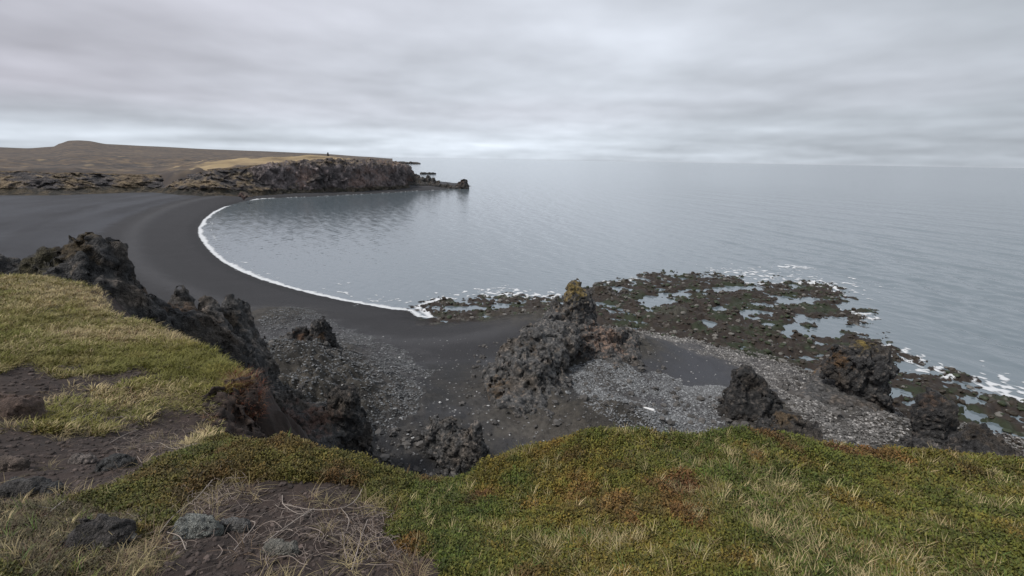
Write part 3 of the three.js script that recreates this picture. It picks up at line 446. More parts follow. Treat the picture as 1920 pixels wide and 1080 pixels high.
{
  rock('lava_spike', 'small pointed lava spike just behind the grass rim at centre', 'rock', [[D(1108, 798, 22), 0.1, D(1108, 830, 22), 0.45], foot(D(1108, 825, 22), 0.4, 0.3)], { cell: 0.07, rough: 0.28, lump: 0.5, k: 0.2, color: rockColor([], 0.35, 0.35) });
  rock('weedy_boulder', 'brown weed covered boulder at the shelf edge right of the pinnacle', 'rock', [[Y(1125, 545, 0.7), 0.7, Y(1140, 545, 0.6), 0.7], [Y(1110, 552, 0.3), 0.6, Y(1150, 552, 0.2), 0.5]], { cell: 0.14, rough: 0.35, lump: 0.8, color: rockColor([[Y(1130, 545, 0.8), 2, [0.05, 0.035, 0.02], 0.9]], 0.6, 0.1) });
}
console.log('rocks done');

// ------------------------------------------------------------------ far land
const skyline = [[-400, 280], [-150, 277], [0, 276], [50, 278], [100, 275], [112, 269], [130, 263.5], [148, 263], [165, 264], [200, 270], [280, 274], [400, 280], [480, 283], [600, 288], [690, 294], [730, 297], [775, 298.5]].map(([a, b]) => { const p = D(a, b, 2600); return [Math.atan2(p.x, -p.z), p.y]; });
const cliffTop = [[-400, 322], [0, 322], [150, 324], [280, 328], [340, 322], [420, 318], [480, 314], [520, 309], [560, 305], [620, 303], [700, 302.5], [740, 304], [768, 309]];
const cliffBase = [[-400, 372, 4], [-150, 366, 4], [0, 361, 4], [100, 361, 4], [200, 357, 4], [285, 357, 3.6], [340, 362, 3.2], [400, 364, 2.6], [450, 366, 1.6], [490, 369, 0.4], [560, 366, 0.3], [640, 363, 0.3], [700, 360, 0.3], [770, 355, 0.3], [785, 349, 0.3], [775, 341, 0.3]];
const interp = (t, x) => { if (x <= t[0][0]) return t[0][1]; for (let i = 1; i < t.length; i++) if (x <= t[i][0]) { const f = (x - t[i - 1][0]) / (t[i][0] - t[i - 1][0]), s = f * f * (3 - 2 * f); return mix(t[i - 1][1], t[i][1], mix(f, s, 0.5)); } return t[t.length - 1][1]; };
const basePts = cliffBase.map(([a, b, y]) => Y(a, b, y));
const baseAz = basePts.slice(0, 14).map(p => [Math.atan2(p.x, -p.z), Math.hypot(p.x, p.z)]);
const topAz = cliffTop.map(([a, b]) => { const az = Math.atan2(ray(a, b).x, -ray(a, b).z), d = interp(baseAz, az) + 14, p = D(a, b, d); return [az, p.y]; });
const STRAW = [0.30, 0.22, 0.12], HEATH = [0.092, 0.07, 0.055], LAVA = [0.048, 0.043, 0.042], DRY = [0.15, 0.11, 0.066];
{
  // headland: foot, rock face and rim as one broken sheet
  const pts = []; for (let i = 1; i < 12; i++) { const a = basePts[i - 1], b = basePts[i], n = Math.ceil(a.distanceTo(b) / 0.75); for (let k = 0; k < n; k++) pts.push([mix(a.x, b.x, k / n), mix(a.z, b.z, k / n), mix(a.y, b.y, k / n)]); }
  const nu = pts.length, nv = 74;
  const nrm = pts.map((p, i) => { const a = pts[Math.max(0, i - 22)], b = pts[Math.min(nu - 1, i + 22)]; const dx = b[0] - a[0], dz = b[1] - a[1], l = Math.hypot(dx, dz); return [dz / l, -dx / l]; });   // inland
  const inl = (i) => nrm[i];
  const geo = gridMesh(nu, nv, (i, j) => {
    const [bx, bz, by] = pts[i], [nx, nz] = inl(i), az = Math.atan2(bx, -bz), top = interp(topAz, az) + 0.6 * noise(i * 0.05, 1, 3), v = j / (nv - 1);
    const ap = 0.24, rim = 0.74; let o, y;
    const hh = Math.max(2, top - by), sheer = sstep(-0.46, -0.36, az);
    if (v < ap) { const t = v / ap; o = mix(-4, 4, t); y = by - 1.0 + t * (1 + 0.2 * hh) * t; }
    else if (v < rim) { const t = (v - ap) / (rim - ap); o = mix(4, mix(16, 8, sheer), t); y = by + 0.2 * hh + t * 0.8 * hh; }
    else { const t = (v - rim) / (1 - rim); o = mix(16, 8, sheer) * (1) + (1 - 1) + t * 16; if (v >= rim) o = mix(mix(16, 8, sheer), mix(16, 8, sheer) + 16, t); y = top - 0.6 * t * t; }
    let x = bx + nx * o, z = bz + nz * o;
    const amp = Math.sin(Math.PI * clamp(v * 1.02)) * (v < ap ? 0.75 : v < rim ? 1 : 0.45);
    const w = worley(x / 7, y / 6, z / 7), d = amp * (5.5 * fbm(x * 0.07, y * 0.1, z * 0.07, 3) + 2.4 * w[2] + 2.4 * worley(x / 3, y / 3, z / 3)[2] + 1.6 * ridged(x * 0.35, y * 0.3, z * 0.35, 3));
    x -= nx * d; z -= nz * d; y += amp * (0.8 * fbm(x * 0.3, 3, z * 0.3, 3) + 0.7 * fbm(x * 0.8, y * 0.8, z * 0.8, 2));
    const a = fbm(x * 0.07, y * 0.12, z * 0.07, 3), b = fbm(x * 0.4, y * 0.5, z * 0.4, 3);
    let c = mix3([0.09, 0.085, 0.088], [0.27, 0.235, 0.235], clamp(0.4 + 1.5 * b + 0.9 * a));
    c = mix3(c, [0.15, 0.10, 0.085], 0.6 * sstep(0.05, 0.35, a));
    const west = sstep(-0.36, -0.46, az);
    c = mix3(c, mix3([0.26, 0.19, 0.11], [0.5, 0.38, 0.22], clamp(0.5 + 2 * b)), clamp(0.7 * sstep(-0.05, 0.25, a + 0.7 * b)) * west);
    if (v > rim - 0.03) c = mix3(c, mix3([0.19, 0.14, 0.1], [0.3, 0.22, 0.13], clamp(0.5 + 1.6 * b)), sstep(-0.2, 0.2, b + 0.1));
    if (v < ap) c = mix3(c, mix3([0.045, 0.045, 0.03], [0.085, 0.07, 0.05], clamp(0.5 + 2 * b)), 0.75);
    return [x, y, z, ...c];
  });
  // the sheer outer part, a row of rough buttresses run together
  const caps = []; let prev = null;
  for (let px = 478; px <= 757; px += 8) {
    const b = Y(px, interp(cliffBase, px), 0.3), az = Math.atan2(b.x, -b.z), r = Math.hypot(b.x, b.z), rad = (3.6 + 1.5 * noise(px * 0.07, 2, 2)) * mix(0.55, 1, sstep(478, 540, px)), top = D(px, interp(cliffTop, px), r + 12).y - rad - 1.0 + 0.8 * noise(px * 0.11, 5, 1);
    const c = V(Math.sin(az) * (r + 11), top, -Math.cos(az) * (r + 11)), ft = V(Math.sin(az) * (r + 8.5), -1, -Math.cos(az) * (r + 8.5)), back = V(Math.sin(az) * (r + 26), top + 0.3, -Math.cos(az) * (r + 26));
    caps.push([c, rad, ft, rad + 2.6 + 1.5 * noise(px * 0.05, 7, 3)], [c, rad, back, rad]); if (prev) caps.push([prev, rad, c, rad]); prev = c;
  }
  for (const px of [740, 757]) { const b = Y(px, interp(cliffBase, px), 0.3), az = Math.atan2(b.x, -b.z), r = Math.hypot(b.x, b.z); caps.push([V(Math.sin(az) * (r + 30), 9, -Math.cos(az) * (r + 30)), 7, V(Math.sin(az) * (r + 30), -1, -Math.cos(az) * (r + 30)), 9]); }
  const tint3 = (x, y, z) => { const a = fbm(x * 0.06, y * 0.1, z * 0.06, 3), b = fbm(x * 0.3, y * 0.4, z * 0.3, 3), c = noise(x * 0.9, y * 0.9, z * 0.9); let k = mix3([0.115, 0.098, 0.098], [0.37, 0.315, 0.31], clamp(0.4 + 1.4 * b + 0.7 * a + 0.3 * c)); k = mix3(k, [0.30, 0.19, 0.15], 0.6 * sstep(0.0, 0.3, a + 0.3 * c)); if (y > 15 + 6 * b) k = mix3(k, [0.3, 0.22, 0.12], 0.6 * sstep(-0.1, 0.2, b + 0.5 * c)); if (y < 3.2 + 2 * b) k = mix3(k, mix3([0.05, 0.05, 0.03], [0.10, 0.085, 0.055], clamp(0.5 + 2 * b)), 0.8); return [k[0] * 1.4, k[1] * 1.4, k[2] * 1.4]; };
  const outer = rockGeo(caps, { cell: 0.62, rough: 2.6, lump: 4.6, k: 2.5, floor: -2, color: tint3 });
  structure(mergeGeometries([boxMapped(geo), outer]), cragMat, 'headland', 'dark lava headland cliff closing the far side of the bay');
}
{
  // lava plain behind the headland up to the skyline
  const headAz = Math.atan2(ray(470, 340).x, -ray(470, 340).z), tipAz = Math.atan2(ray(735, 320).x, -ray(735, 320).z);
  const g = polar(-64, -9, 0.16, 215, 2700, 1.0085);
  const hgt = (x, z) => { const az = Math.atan2(x, -z), r = Math.hypot(x, z), r0 = interp(baseAz, az) + 22, top = interp(topAz, az), sk = interp(skyline, az), t = clamp((r - r0) / (2600 - r0)); let y = mix(top, sk, Math.pow(t, 1.15));
    const near = sstep(900, 420, r); y += near * 3.0 * fbm(x * 0.025, z * 0.03, 5, 4) + near * 1.5 * (ridged(x * 0.07, z * 0.07, 2, 3) - 0.4) + sstep(300, 900, r) * sstep(2600, 1800, r) * 2.2 * fbm(x * 0.008, z * 0.008, 1, 4);
    // grassy dunes along the rim
    y += 3.2 * Math.exp(-Math.pow((r - r0 - 70) / 50, 2)) * sstep(-0.62, -0.50, az) * sstep(-0.30, -0.36, az) * (0.75 + 0.5 * noise(x * 0.03, 4, z * 0.03));
    if (r > 2600) y -= (r - 2600) * 0.3; return y; };
  const geo = gridMesh(g.nu, g.nv, (i, j) => {
    const [x, z] = g.at(i, j), az = Math.atan2(x, -z), r = Math.hypot(x, z), r0 = interp(baseAz, az), y0 = hgt(x, z), y = r < r0 + 26 ? mix(0.5, y0, sstep(-6, 26, r - r0)) + 2.2 * fbm(x * 0.16, z * 0.16, 3, 3) : y0;
    const a = fbm(x * 0.018, z * 0.03, 2, 4), b = fbm(x * 0.06, z * 0.06, 6, 4), c0 = fbm(x * 0.004, z * 0.006, 9, 3);
    const fn = fbm(x * 0.16, z * 0.07, 16, 3); let c = mix3(HEATH, LAVA, sstep(-0.05, 0.2, 0.6 * a + 0.6 * b + 0.9 * fn)); c = mix3(c, [0.2, 0.145, 0.085], 0.85 * sstep(0.0, 0.28, -0.5 * a + 0.5 * b - 0.9 * fn - 0.04)); c = mix3(c, [0.05, 0.042, 0.04], 0.7 * sstep(34, 18, r - r0 + 14 * b));
    c = mix3(c, [0.06, 0.05, 0.048], 0.55 * sstep(0.02, 0.3, b)); c = mix3(c, [0.14, 0.11, 0.085], 0.35 * sstep(0.05, 0.3, c0 + 0.4 * b));
    const dune = Math.exp(-Math.pow((r - r0 - 85) / 70, 2)) * sstep(-0.66, -0.50, az) * sstep(-0.29, -0.36, az);
    c = mix3(c, mix3(DRY, [0.36, 0.27, 0.15], clamp(0.6 + 1.5 * b)), sstep(0.3, 0.6, dune + 0.8 * b + 0.5 * fn + 0.3 * a));
    return [x, y, z, ...c];
  }, (i, j) => { const [x, z] = g.at(i, j), az = Math.atan2(x, -z), r = Math.hypot(x, z); return r > interp(baseAz, az) + (az > headAz ? 14 : -4) && !(az > tipAz) && hgt(x, z) > -1; });
  structure(compact(geo), farMat, 'lava_field', 'brown lava plain with straw coloured dunes rising to a low hill');
  const q = D(615, 291, 900), gy = hgt(q.x, q.z);
  const cairn = new THREE.Group(); cairn.position.set(q.x, gy - 0.6, q.z); thing(cairn, null, 'rock_cairn', 'tiny upright rock pile on skyline above the headland', 'cairn');
  const cm = new THREE.MeshStandardMaterial({ color: new THREE.Color().setRGB(0.06, 0.055, 0.055), roughness: 0.95 }); let hh = 0;
  for (const [r, h] of [[2.6, 1.6], [2.1, 1.5], [1.6, 1.5], [1.7, 1.2], [0.9, 1.4]]) { const t = new THREE.DodecahedronGeometry(1, 1); t.scale(r, h * 0.75, r); t.rotateY(rnd() * 6); t.translate(rr(-0.25, 0.25), hh + h * 0.6, rr(-0.2, 0.2)); hh += h; add(new THREE.Mesh(t, cm), 'stone', {}, cairn); }
}
{
  // low broken rocks that run out from the headland tip
  const far = (spots, b) => ({ cell: 0.42, rough: 1.5, lump: 2.6, k: 0.6, color: rockColor(spots, b, 0.35) });
  const up = (px, py, h, r) => { const p = Y(px, py, 0); return [V(p.x, h - r * 0.6, p.z), r, V(p.x, -0.5, p.z), r * 1.7]; };
  const d0 = Math.hypot(Y(800, 353, 0).x, Y(800, 353, 0).z), tip = (px, h, back = 0) => { const p = D(px, 350, d0 + back); return V(p.x, h, p.z); }, peak = (px, h, r, back = 0) => [tip(px, h - r * 0.6, back), r, tip(px, -0.5, back), r * 1.6];
  rock('rocky_point', 'low jagged rocky point running into the sea from headland', 'rock', [peak(772, 8.6, 3, 6), peak(783, 8.2, 2.4, 5), peak(793, 6.8, 2.2, 3), peak(803, 7.4, 2.2, 4), peak(812, 6.2, 1.9, 3), peak(821, 4.4, 1.7, 2), [tip(765, 0.8), 3.6, tip(800, 0.6), 3.2], [tip(800, 0.6), 3.2, tip(832, 0.4), 2.4], [tip(832, 0.4), 2.4, tip(850, 0.1), 2.0], peak(838, 2.6, 1.5)], far([], 0.45));
  rock('sea_rock', 'reddish brown humped rock at outer end of rocky point', 'rock', [[tip(853, 0.2, -2), 2.0, tip(864, 0.8, -2), 2.6], peak(862, 4.6, 2.0, -2), peak(871, 5.6, 2.0, -2), [tip(864, 1, -2), 2.6, tip(874, 0.6, -2), 2.2]], far([[tip(866, 3), 4, [0.14, 0.08, 0.06]]], 0.6));
  rock('far_skerry', 'thin dark skerry in the water behind the rocky point', 'rock', [[Y(776, 326, 0.5), 2.0, Y(790, 325.5, 0.8), 2.4], [Y(790, 325.5, 0.6), 2.0, Y(815, 326, 0.3), 1.6]], { ...far([], 0.4), cell: 0.8 });
  const b0 = Y(700, 299.2, 0), pts = [[705, 2.5], [730, 3], [752, 2.2], [770, 1.6], [786, 0.6]].map(([px, h]) => { const p = D(px, 300, 1700); return V(p.x, h, p.z); });
  rock('far_point', 'flat dark strip of land low on the far horizon', 'land', pts.slice(1).map((p, i) => [pts[i], 6, p, 5]), { cell: 2.2, rough: 2.5, lump: 8, k: 3, color: rockColor([], 0.5, 0.3) });
  // dark blocks at the edge of the far beach
  const lumps = [[395, 352, 4, 'dark reddish lava outcrop where far beach meets headland'], [455, 361, 1.6, 'small dark boulder on sand at the headland foot'], [270, 350, 4.5, 'dark lava outcrop with straw grass at left end of headland']];
  for (const [px, py, h, label] of lumps) { const p = Y(px, py + 8, 2.8); rock('lava_outcrop', label, 'rock', [[V(p.x, 2.8 + h * 0.5, p.z), h * 0.55, V(p.x - h * 1.6, 2.6 + h * 0.3, p.z - 2), h * 0.55], [V(p.x, 2.8, p.z), h * 0.7, V(p.x + h * 1.3, 2.6, p.z + 1), h * 0.5]], { ...far([[V(p.x, 3, p.z), 8, [0.12, 0.06, 0.05], 0.6]], 0.6), cell: 0.5 }); }
}
console.log('far done');

// ------------------------------------------------------------------ the cliff top under the camera
const A = (px, py, drop) => Y(px, py, H - drop);
const ctrl = [[0, 1080, 1.6], [300, 1080, 1.65], [600, 1080, 1.72], [900, 1080, 1.75], [1200, 1080, 1.7], [1500, 1080, 1.65], [1900, 1080, 1.62], [900, 905, 2.12], [940, 872, 2.06], [1000, 852, 2.02], [1100, 828, 1.97], [1200, 824, 1.94], [1290, 838, 1.97], [1400, 820, 1.88], [1500, 832, 1.92], [1620, 864, 2.0], [1750, 868, 2.0], [1920, 882, 2.0], [2200, 900, 2.0], [1000, 960, 1.97], [1300, 940, 1.84], [1600, 960, 1.82], [1850, 970, 1.8], [700, 887, 2.12], [780, 907, 2.22], [850, 914, 2.26], [760, 980, 2.0], [600, 857, 2.02], [520, 837, 1.98], [430, 847, 2.02], [330, 867, 2.07], [230, 912, 2.08], [200, 955, 1.98], [450, 930, 1.95], [600, 960, 1.9],
  [0, 960, 2.0], [100, 935, 2.15], [0, 870, 2.3], [100, 860, 2.42], [200, 855, 2.55], [300, 835, 2.75], [360, 835, 2.85], [0, 760, 2.6], [100, 770, 2.72], [200, 755, 2.9], [300, 725, 3.02], [375, 740, 3.08], [0, 620, 2.6], [0, 520, 2.55], [170, 535, 2.75], [100, 570, 2.7], [200, 605, 2.87], [265, 608, 2.92], [300, 655, 2.97], [375, 655, 3.02], [445, 708, 3.08], [380, 705, 3.05], [-300, 520, 2.5], [-300, 700, 2.4], [-300, 900, 2.1], [390, 800, 3.2], [-250, 1080, 1.6]].map(c => A(...c));
ctrl.push(V(0, H - 1.7, 0), V(0.6, H - 1.7, 1), V(-0.8, H - 1.68, 1), V(3, H - 1.7, 0), V(-3, H - 1.7, 0), V(6, H - 1.8, -0.5), V(-6, H - 1.7, -0.5));
const tps = (() => {                            // thin-plate spline through the control points
  const n = ctrl.length, m = n + 3, M = Array.from({ length: m }, () => new Float64Array(m + 1)), U = r2 => r2 > 1e-9 ? 0.5 * r2 * Math.log(r2) : 0;
  for (let i = 0; i < n; i++) { for (let j = 0; j < n; j++) M[i][j] = U((ctrl[i].x - ctrl[j].x) ** 2 + (ctrl[i].z - ctrl[j].z) ** 2) + (i === j ? 0.02 : 0); M[i][n] = M[n][i] = 1; M[i][n + 1] = M[n + 1][i] = ctrl[i].x; M[i][n + 2] = M[n + 2][i] = ctrl[i].z; M[i][m] = ctrl[i].y; }
  for (let c = 0; c < m; c++) { let p = c; for (let r = c + 1; r < m; r++) if (Math.abs(M[r][c]) > Math.abs(M[p][c])) p = r; [M[c], M[p]] = [M[p], M[c]]; for (let r = 0; r < m; r++) if (r !== c) { const f = M[r][c] / M[c][c]; if (f) for (let k = c; k <= m; k++) M[r][k] -= f * M[c][k]; } }
  const w = M.map((r, i) => r[m] / r[i]);
  return (x, z) => { let s = w[n] + w[n + 1] * x + w[n + 2] * z; for (let i = 0; i < n; i++) s += w[i] * U((x - ctrl[i].x) ** 2 + (z - ctrl[i].z) ** 2); return s; };
})();
const rim = [[2600, 930, 2.0], [2200, 900, 2.0], [1920, 882, 2.0], [1750, 868, 2.0], [1620, 864, 2.0], [1560, 846, 1.96], [1500, 832, 1.92], [1400, 820, 1.88], [1340, 826, 1.92], [1290, 838, 1.97], [1200, 824, 1.94], [1100, 828, 1.97], [1000, 852, 2.02], [940, 872, 2.06], [900, 905, 2.12], [850, 914, 2.26], [780, 907, 2.22], [700, 887, 2.12], [660, 872, 2.08], [600, 857, 2.02], [520, 837, 1.98], [450, 845, 2.02], [405, 852, 2.3], [385, 838, 2.85], [384, 800, 3.15], [388, 750, 3.12], [398, 738, 3.1], [430, 722, 3.08], [452, 712, 3.08], [440, 696, 3.07], [385, 658, 3.02], [330, 632, 2.97], [268, 608, 2.92], [200, 590, 2.86], [172, 540, 2.76], [90, 522, 2.65], [0, 516, 2.55], [-300, 512, 2.5], [-900, 500, 2.4]].map(c => A(...c));
const cliffPoly = [...rim, V(-30, 0, 4), V(0, 0, 6), V(30, 0, 4)];
function cliffH(x, z, fine = true) {
  let q = polyDist(x, z, rim, false), out = !inPoly(x, z, cliffPoly), d = out ? q[0] : 0;
  const e = out ? 1 : 0, bx = e ? q[1] : x, bz = e ? q[2] : z;
  let y = tps(bx, bz);
  const R = Math.hypot(bx, bz);
  y += 0.05 * fbm(x * 0.9, z * 0.9, 2, 3) * sstep(1, 4, R);
  if (fine) y += 0.05 * fbm(x * 3.4, z * 3.4, 6, 3) + 0.02 * fbm(x * 9, z * 9, 2, 2) + 0.01 * fbm(x * 16, z * 16, 1, 2);
  if (d > 0) { d = Math.max(0, d + 0.1 * fbm(x * 3, z * 3, 4, 2) * sstep(0, 0.3, d)); y -= 2.6 * (Math.sqrt(d * d + 0.05) - 0.2236); if (fine) y += 0.2 * fbm(x * 4, z * 4, 1, 3) * sstep(0, 0.25, d) + sstep(0.1, 1, d) * (0.9 * fbm(x * 0.9, z * 0.9, 11, 4) + 0.35 * ridged(x * 2.3, z * 2.3, 7, 3)); }
  return y;
}
function hit(px, py) { const d = ray(px, py); let t = 1; for (let i = 0; i < 4000; i++) { const x = d.x * t, y = H + d.y * t, z = d.z * t; if (y < cliffH(x, z, false)) return V(x, cliffH(x, z, false), z); t += 0.02 * Math.max(1, t * 0.3); if (t > 60) break; } return D(px, py, 10); }
const HP = list => list.map(([a, b]) => hit(a, b));
const soilPolys = [HP([[-200, 815], [0, 800], [80, 812], [190, 782], [330, 774], [395, 795], [400, 850], [300, 868], [225, 905], [175, 935], [60, 955], [-200, 980]]), HP([[-100, 700], [60, 690], [190, 690], [290, 696], [335, 710], [250, 722], [150, 748], [70, 778], [-100, 792]]), HP([[250, 1120], [230, 1030], [300, 975], [400, 905], [470, 925], [560, 915], [650, 915], [705, 965], [725, 1010], [810, 1070], [840, 1130]]), HP([[-150, 770], [30, 765], [90, 785], [40, 830], [-150, 840]])];
const dryPolys = [HP([[-200, 940], [60, 945], [200, 960], [260, 1000], [250, 1120], [-300, 1120]]), HP([[0, 745], [150, 745], [280, 715], [400, 760], [390, 800], [300, 790], [180, 790], [60, 830], [-50, 800]])];
const soilAt = (x, z) => { let m = -9; for (const p of soilPolys) { const d = polySd(p, x, z); m = Math.max(m, d / (0.04 * Math.hypot(x, z))); } return m + 2.6 * fbm(x * 2.2, z * 2.2, 3.3, 3); };   // > 0 bare earth
const dryAt = (x, z) => { let m = -9; for (const p of dryPolys) m = Math.max(m, polySd(p, x, z) / (0.05 * Math.hypot(x, z))); return m + 2 * fbm(x * 2.4, z * 2.4, 8.3, 2); };
{
  const g = polar(-78, 78, 0.28, 0.8, 34, 1.0085), hs = new Float32Array(g.nu * g.nv), lowest = new Float32Array(g.nu * g.nv);
  const geo = gridMesh(g.nu, g.nv, (i, j) => {
    const [x, z] = g.at(i, j), y = cliffH(x, z), k = i + j * g.nu; hs[k] = y; lowest[k] = y < 8 ? beachH(x, z, false) : 3;
    const out = !inPoly(x, z, cliffPoly), d = out ? polyDist(x, z, rim, false)[0] : 0;
    const a = fbm(x * 1.3, y * 1.3, z * 1.3, 3), b = fbm(x * 6, y * 6, z * 6, 3);
    let c = mix3([0.024, 0.016, 0.013], [0.05, 0.034, 0.028], clamp(0.5 + 0.9 * a + 0.9 * b));
    const so = soilAt(x, z);
    if (so < 0.4 && !out) c = mix3(c, mix3([0.085, 0.075, 0.032], [0.14, 0.105, 0.055], clamp(0.5 + b * 1.5)), sstep(0.4, -0.6, so));
    if (out) { const rock = sstep(0.6, 1.4, d + 0.6 * a); c = mix3(c, mix3([0.05, 0.047, 0.047], [0.12, 0.105, 0.098], clamp(0.4 + 1.4 * b + a)), rock); }
    return [x, y, z, c[0] * 1.5, c[1] * 1.5, c[2] * 1.5];
  }, (i, j) => true);
  const idx = [], src = geo.index.array; for (let t = 0; t < src.length; t += 3) { const a = src[t], b = src[t + 1], c = src[t + 2]; if (Math.max(hs[a] - lowest[a], hs[b] - lowest[b], hs[c] - lowest[c]) > -0.6) idx.push(a, b, c); }
  geo.setIndex(idx);
  structure(boxMapped(compact(geo)), soilMat, 'cliff_top', 'brown earth and rock of the near cliff top and its edge');
}
console.log('cliff done');

// ------------------------------------------------------------------ loose stones on the beach
const stoneGeo = (s0, flat) => { const g = new THREE.IcosahedronGeometry(1, 1), p = g.attributes.position; for (let i = 0; i < p.count; i++) { const x = p.getX(i), y = p.getY(i), z = p.getZ(i), k = 1 + 0.55 * noise(x * 1.3 + s0, y * 1.3, z * 1.3) ; p.setXYZ(i, x * k, y * k * flat, z * k); } g.computeVertexNormals(); return g; };
const dummy = new THREE.Object3D(), tmpC = new THREE.Color();
function scatter(geo, mat, list, name, label, category) {     // list of [x, y, z, sx, sy, sz, yaw, tiltX, tiltZ, r, g, b]
  const m = new THREE.InstancedMesh(geo, mat, list.length);
  list.forEach((l, i) => { dummy.position.set(l[0], l[1], l[2]); dummy.rotation.set(l[7], l[6], l[8], 'YXZ'); dummy.scale.set(l[3], l[4], l[5]); dummy.updateMatrix(); m.setMatrixAt(i, dummy.matrix); m.setColorAt(i, tmpC.setRGB(l[9], l[10], l[11])); });
  return stuff(m, name, label, category);
}
const plain = o => new THREE.MeshStandardMaterial({ color: 0xffffff, roughness: 0.85, ...o });
{
  const fill = (poly, n, smin, smax, tone, dens) => {
    const xs = poly.map(p => p.x), zs = poly.map(p => p.z), x0 = Math.min(...xs), x1 = Math.max(...xs), z0 = Math.min(...zs), z1 = Math.max(...zs), out = [];
    for (let k = 0; k < n * 6 && out.length < n; k++) { const x = rr(x0, x1), z = rr(z0, z1); if (polySd(poly, x, z) + 2.5 * fbm(x * 0.5, z * 0.5, 8, 3) < 0) continue; if (dens && dens(x, z) < rnd()) continue; if (Math.abs(Math.atan2(x, -z)) > 0.95) continue; const h = beachH(x, z); if (h < 0.02) continue; const s = smin + (smax - smin) * Math.pow(rnd(), 3), c = tone(x, z); out.push([x, h + s * 0.15, z, s * rr(0.8, 1.4), s * rr(0.6, 1), s, rnd() * 6.3, rr(-0.3, 0.3), rr(-0.3, 0.3), ...c]); }
    return out;
  };
  const g0 = stoneGeo(3, 0.7), g1 = stoneGeo(9, 0.6);
  const grey = (a, b, w = 0) => () => { const t = a + (b - a) * Math.pow(rnd(), 4); return [t * (1 + w), t, t * (1 - w)]; };
  scatter(g0, plain(), fill(rubblePoly, 70000, 0.02, 0.1, grey(0.11, 0.42, 0.04), (x, z) => clamp(0.4 + 1.2 * fbm(x * 0.35, z * 0.35, 4, 3))), 'shore_rubble', 'grey and pale rubble stones strewn above the rock shelf', 'stones');
  scatter(g1, plain(), fill(pebblePoly, 22000, 0.02, 0.085, grey(0.13, 0.36, -0.03), (x, z) => clamp(0.35 + 0.9 * fbm(x * 0.3, z * 0.3, 3, 3))), 'pale_pebbles', 'pale grey pebbles lying in drifts on black sand', 'pebbles');
  scatter(g1, plain(), fill(stonyPoly, 34000, 0.018, 0.085, grey(0.1, 0.27, -0.03), (x, z) => clamp(0.45 + 1.1 * fbm(x * 0.25, z * 0.25, 13, 3))), 'upper_beach_stones', 'small grey stones covering the upper beach below the cliff', 'stones');
  scatter(g0, plain({ roughness: 0.6 }), fill(reefPoly, 4200, 0.05, 0.34, (x, z) => { const t = rnd(); return t < 0.6 ? [0.035, 0.026, 0.016] : t < 0.85 ? [0.03, 0.04, 0.016] : [0.15, 0.14, 0.125]; }), 'shelf_cobbles', 'weedy cobbles scattered over the tidal shelf', 'stones');
  const lone = []; for (let k = 0; k < 1500; k++) { const p = Y(rr(500, 1350), rr(610, 900), 3); if (shoreSd(p.x, p.z) < 8) continue; const s = 0.03 + 0.07 * rnd() * rnd(), t = 0.12 + 0.4 * rnd() * rnd(); lone.push([p.x, beachH(p.x, p.z) + s * 0.2, p.z, s * 1.2, s * 0.7, s, rnd() * 6, 0, 0, t, t, t]); }
  scatter(g1, plain(), lone, 'sand_pebbles', 'scattered pale pebbles dotted over the black sand', 'pebbles');
}
{
  const out = []; for (const o of scene.children) { if (!o.isMesh || o.userData.category !== 'rock' || /point|sea_rock|skerry|outcrop/.test(o.name)) continue; o.geometry.computeBoundingBox(); const b = o.geometry.boundingBox, n = Math.round(26 * (b.max.x - b.min.x + b.max.z - b.min.z)); for (let k = 0; k < n; k++) { const x = rr(b.min.x - 1.2, b.max.x + 1.2), z = rr(b.min.z - 0.8, b.max.z + 1.6), q = 0.04 + 0.26 * Math.pow(rnd(), 5), t = rr(0.045, 0.13), h = beachH(x, z); if (h < 0.05) continue; out.push([x, h + q * 0.25, z, q * rr(0.8, 1.3), q * rr(0.7, 1.1), q, rnd() * 6, rr(-0.6, 0.6), rr(-0.6, 0.6), t * 1.06, t, t * 0.95]); } }
  const g = new THREE.DodecahedronGeometry(1, 0), p = g.attributes.position; for (let i = 0; i < p.count; i++) { const x = p.getX(i), y = p.getY(i), z = p.getZ(i), k = 1 + 0.6 * noise(x * 1.1 + 4, y * 1.1, z * 1.1); p.setXYZ(i, x * k, y * k * 0.8, z * k); } g.computeVertexNormals();
  scatter(g, plain({ roughness: 0.92 }), out, 'fallen_rubble', 'dark broken lava rubble fallen round the feet of the stacks', 'stones');
}
console.log('stones done');

// ------------------------------------------------------------------ plants of the cliff top
function bladeTuft(n, len, width, spread, lean) {            // a tuft of bent, tapering blades
  const pos = [], idx = [];
  for (let k = 0; k < n; k++) {
    const a = rnd() * 6.283, r = spread * Math.sqrt(rnd()), L = len * rr(0.55, 1.15), w = width * rr(0.7, 1.2), out = lean * rr(0.4, 1.3), yaw = a + rr(-0.8, 0.8), bx = Math.cos(a) * r, bz = Math.sin(a) * r, dx = Math.cos(yaw), dz = Math.sin(yaw), b0 = pos.length / 3;
    for (let s = 0; s < 4; s++) { const t = s / 3, o = L * out * t * t, y = L * (t - 0.35 * out * t * t), ww = w * (1 - 0.85 * t) * 0.5; pos.push(bx + dx * o - dz * ww, y, bz + dz * o + dx * ww, bx + dx * o + dz * ww, y, bz + dz * o - dx * ww); if (s) { const q = b0 + s * 2; idx.push(q - 2, q - 1, q, q - 1, q + 1, q); } }
  }
  const g = new THREE.BufferGeometry(); g.setAttribute('position', new THREE.Float32BufferAttribute(pos, 3)); g.setIndex(idx); g.computeVertexNormals(); return g;
}
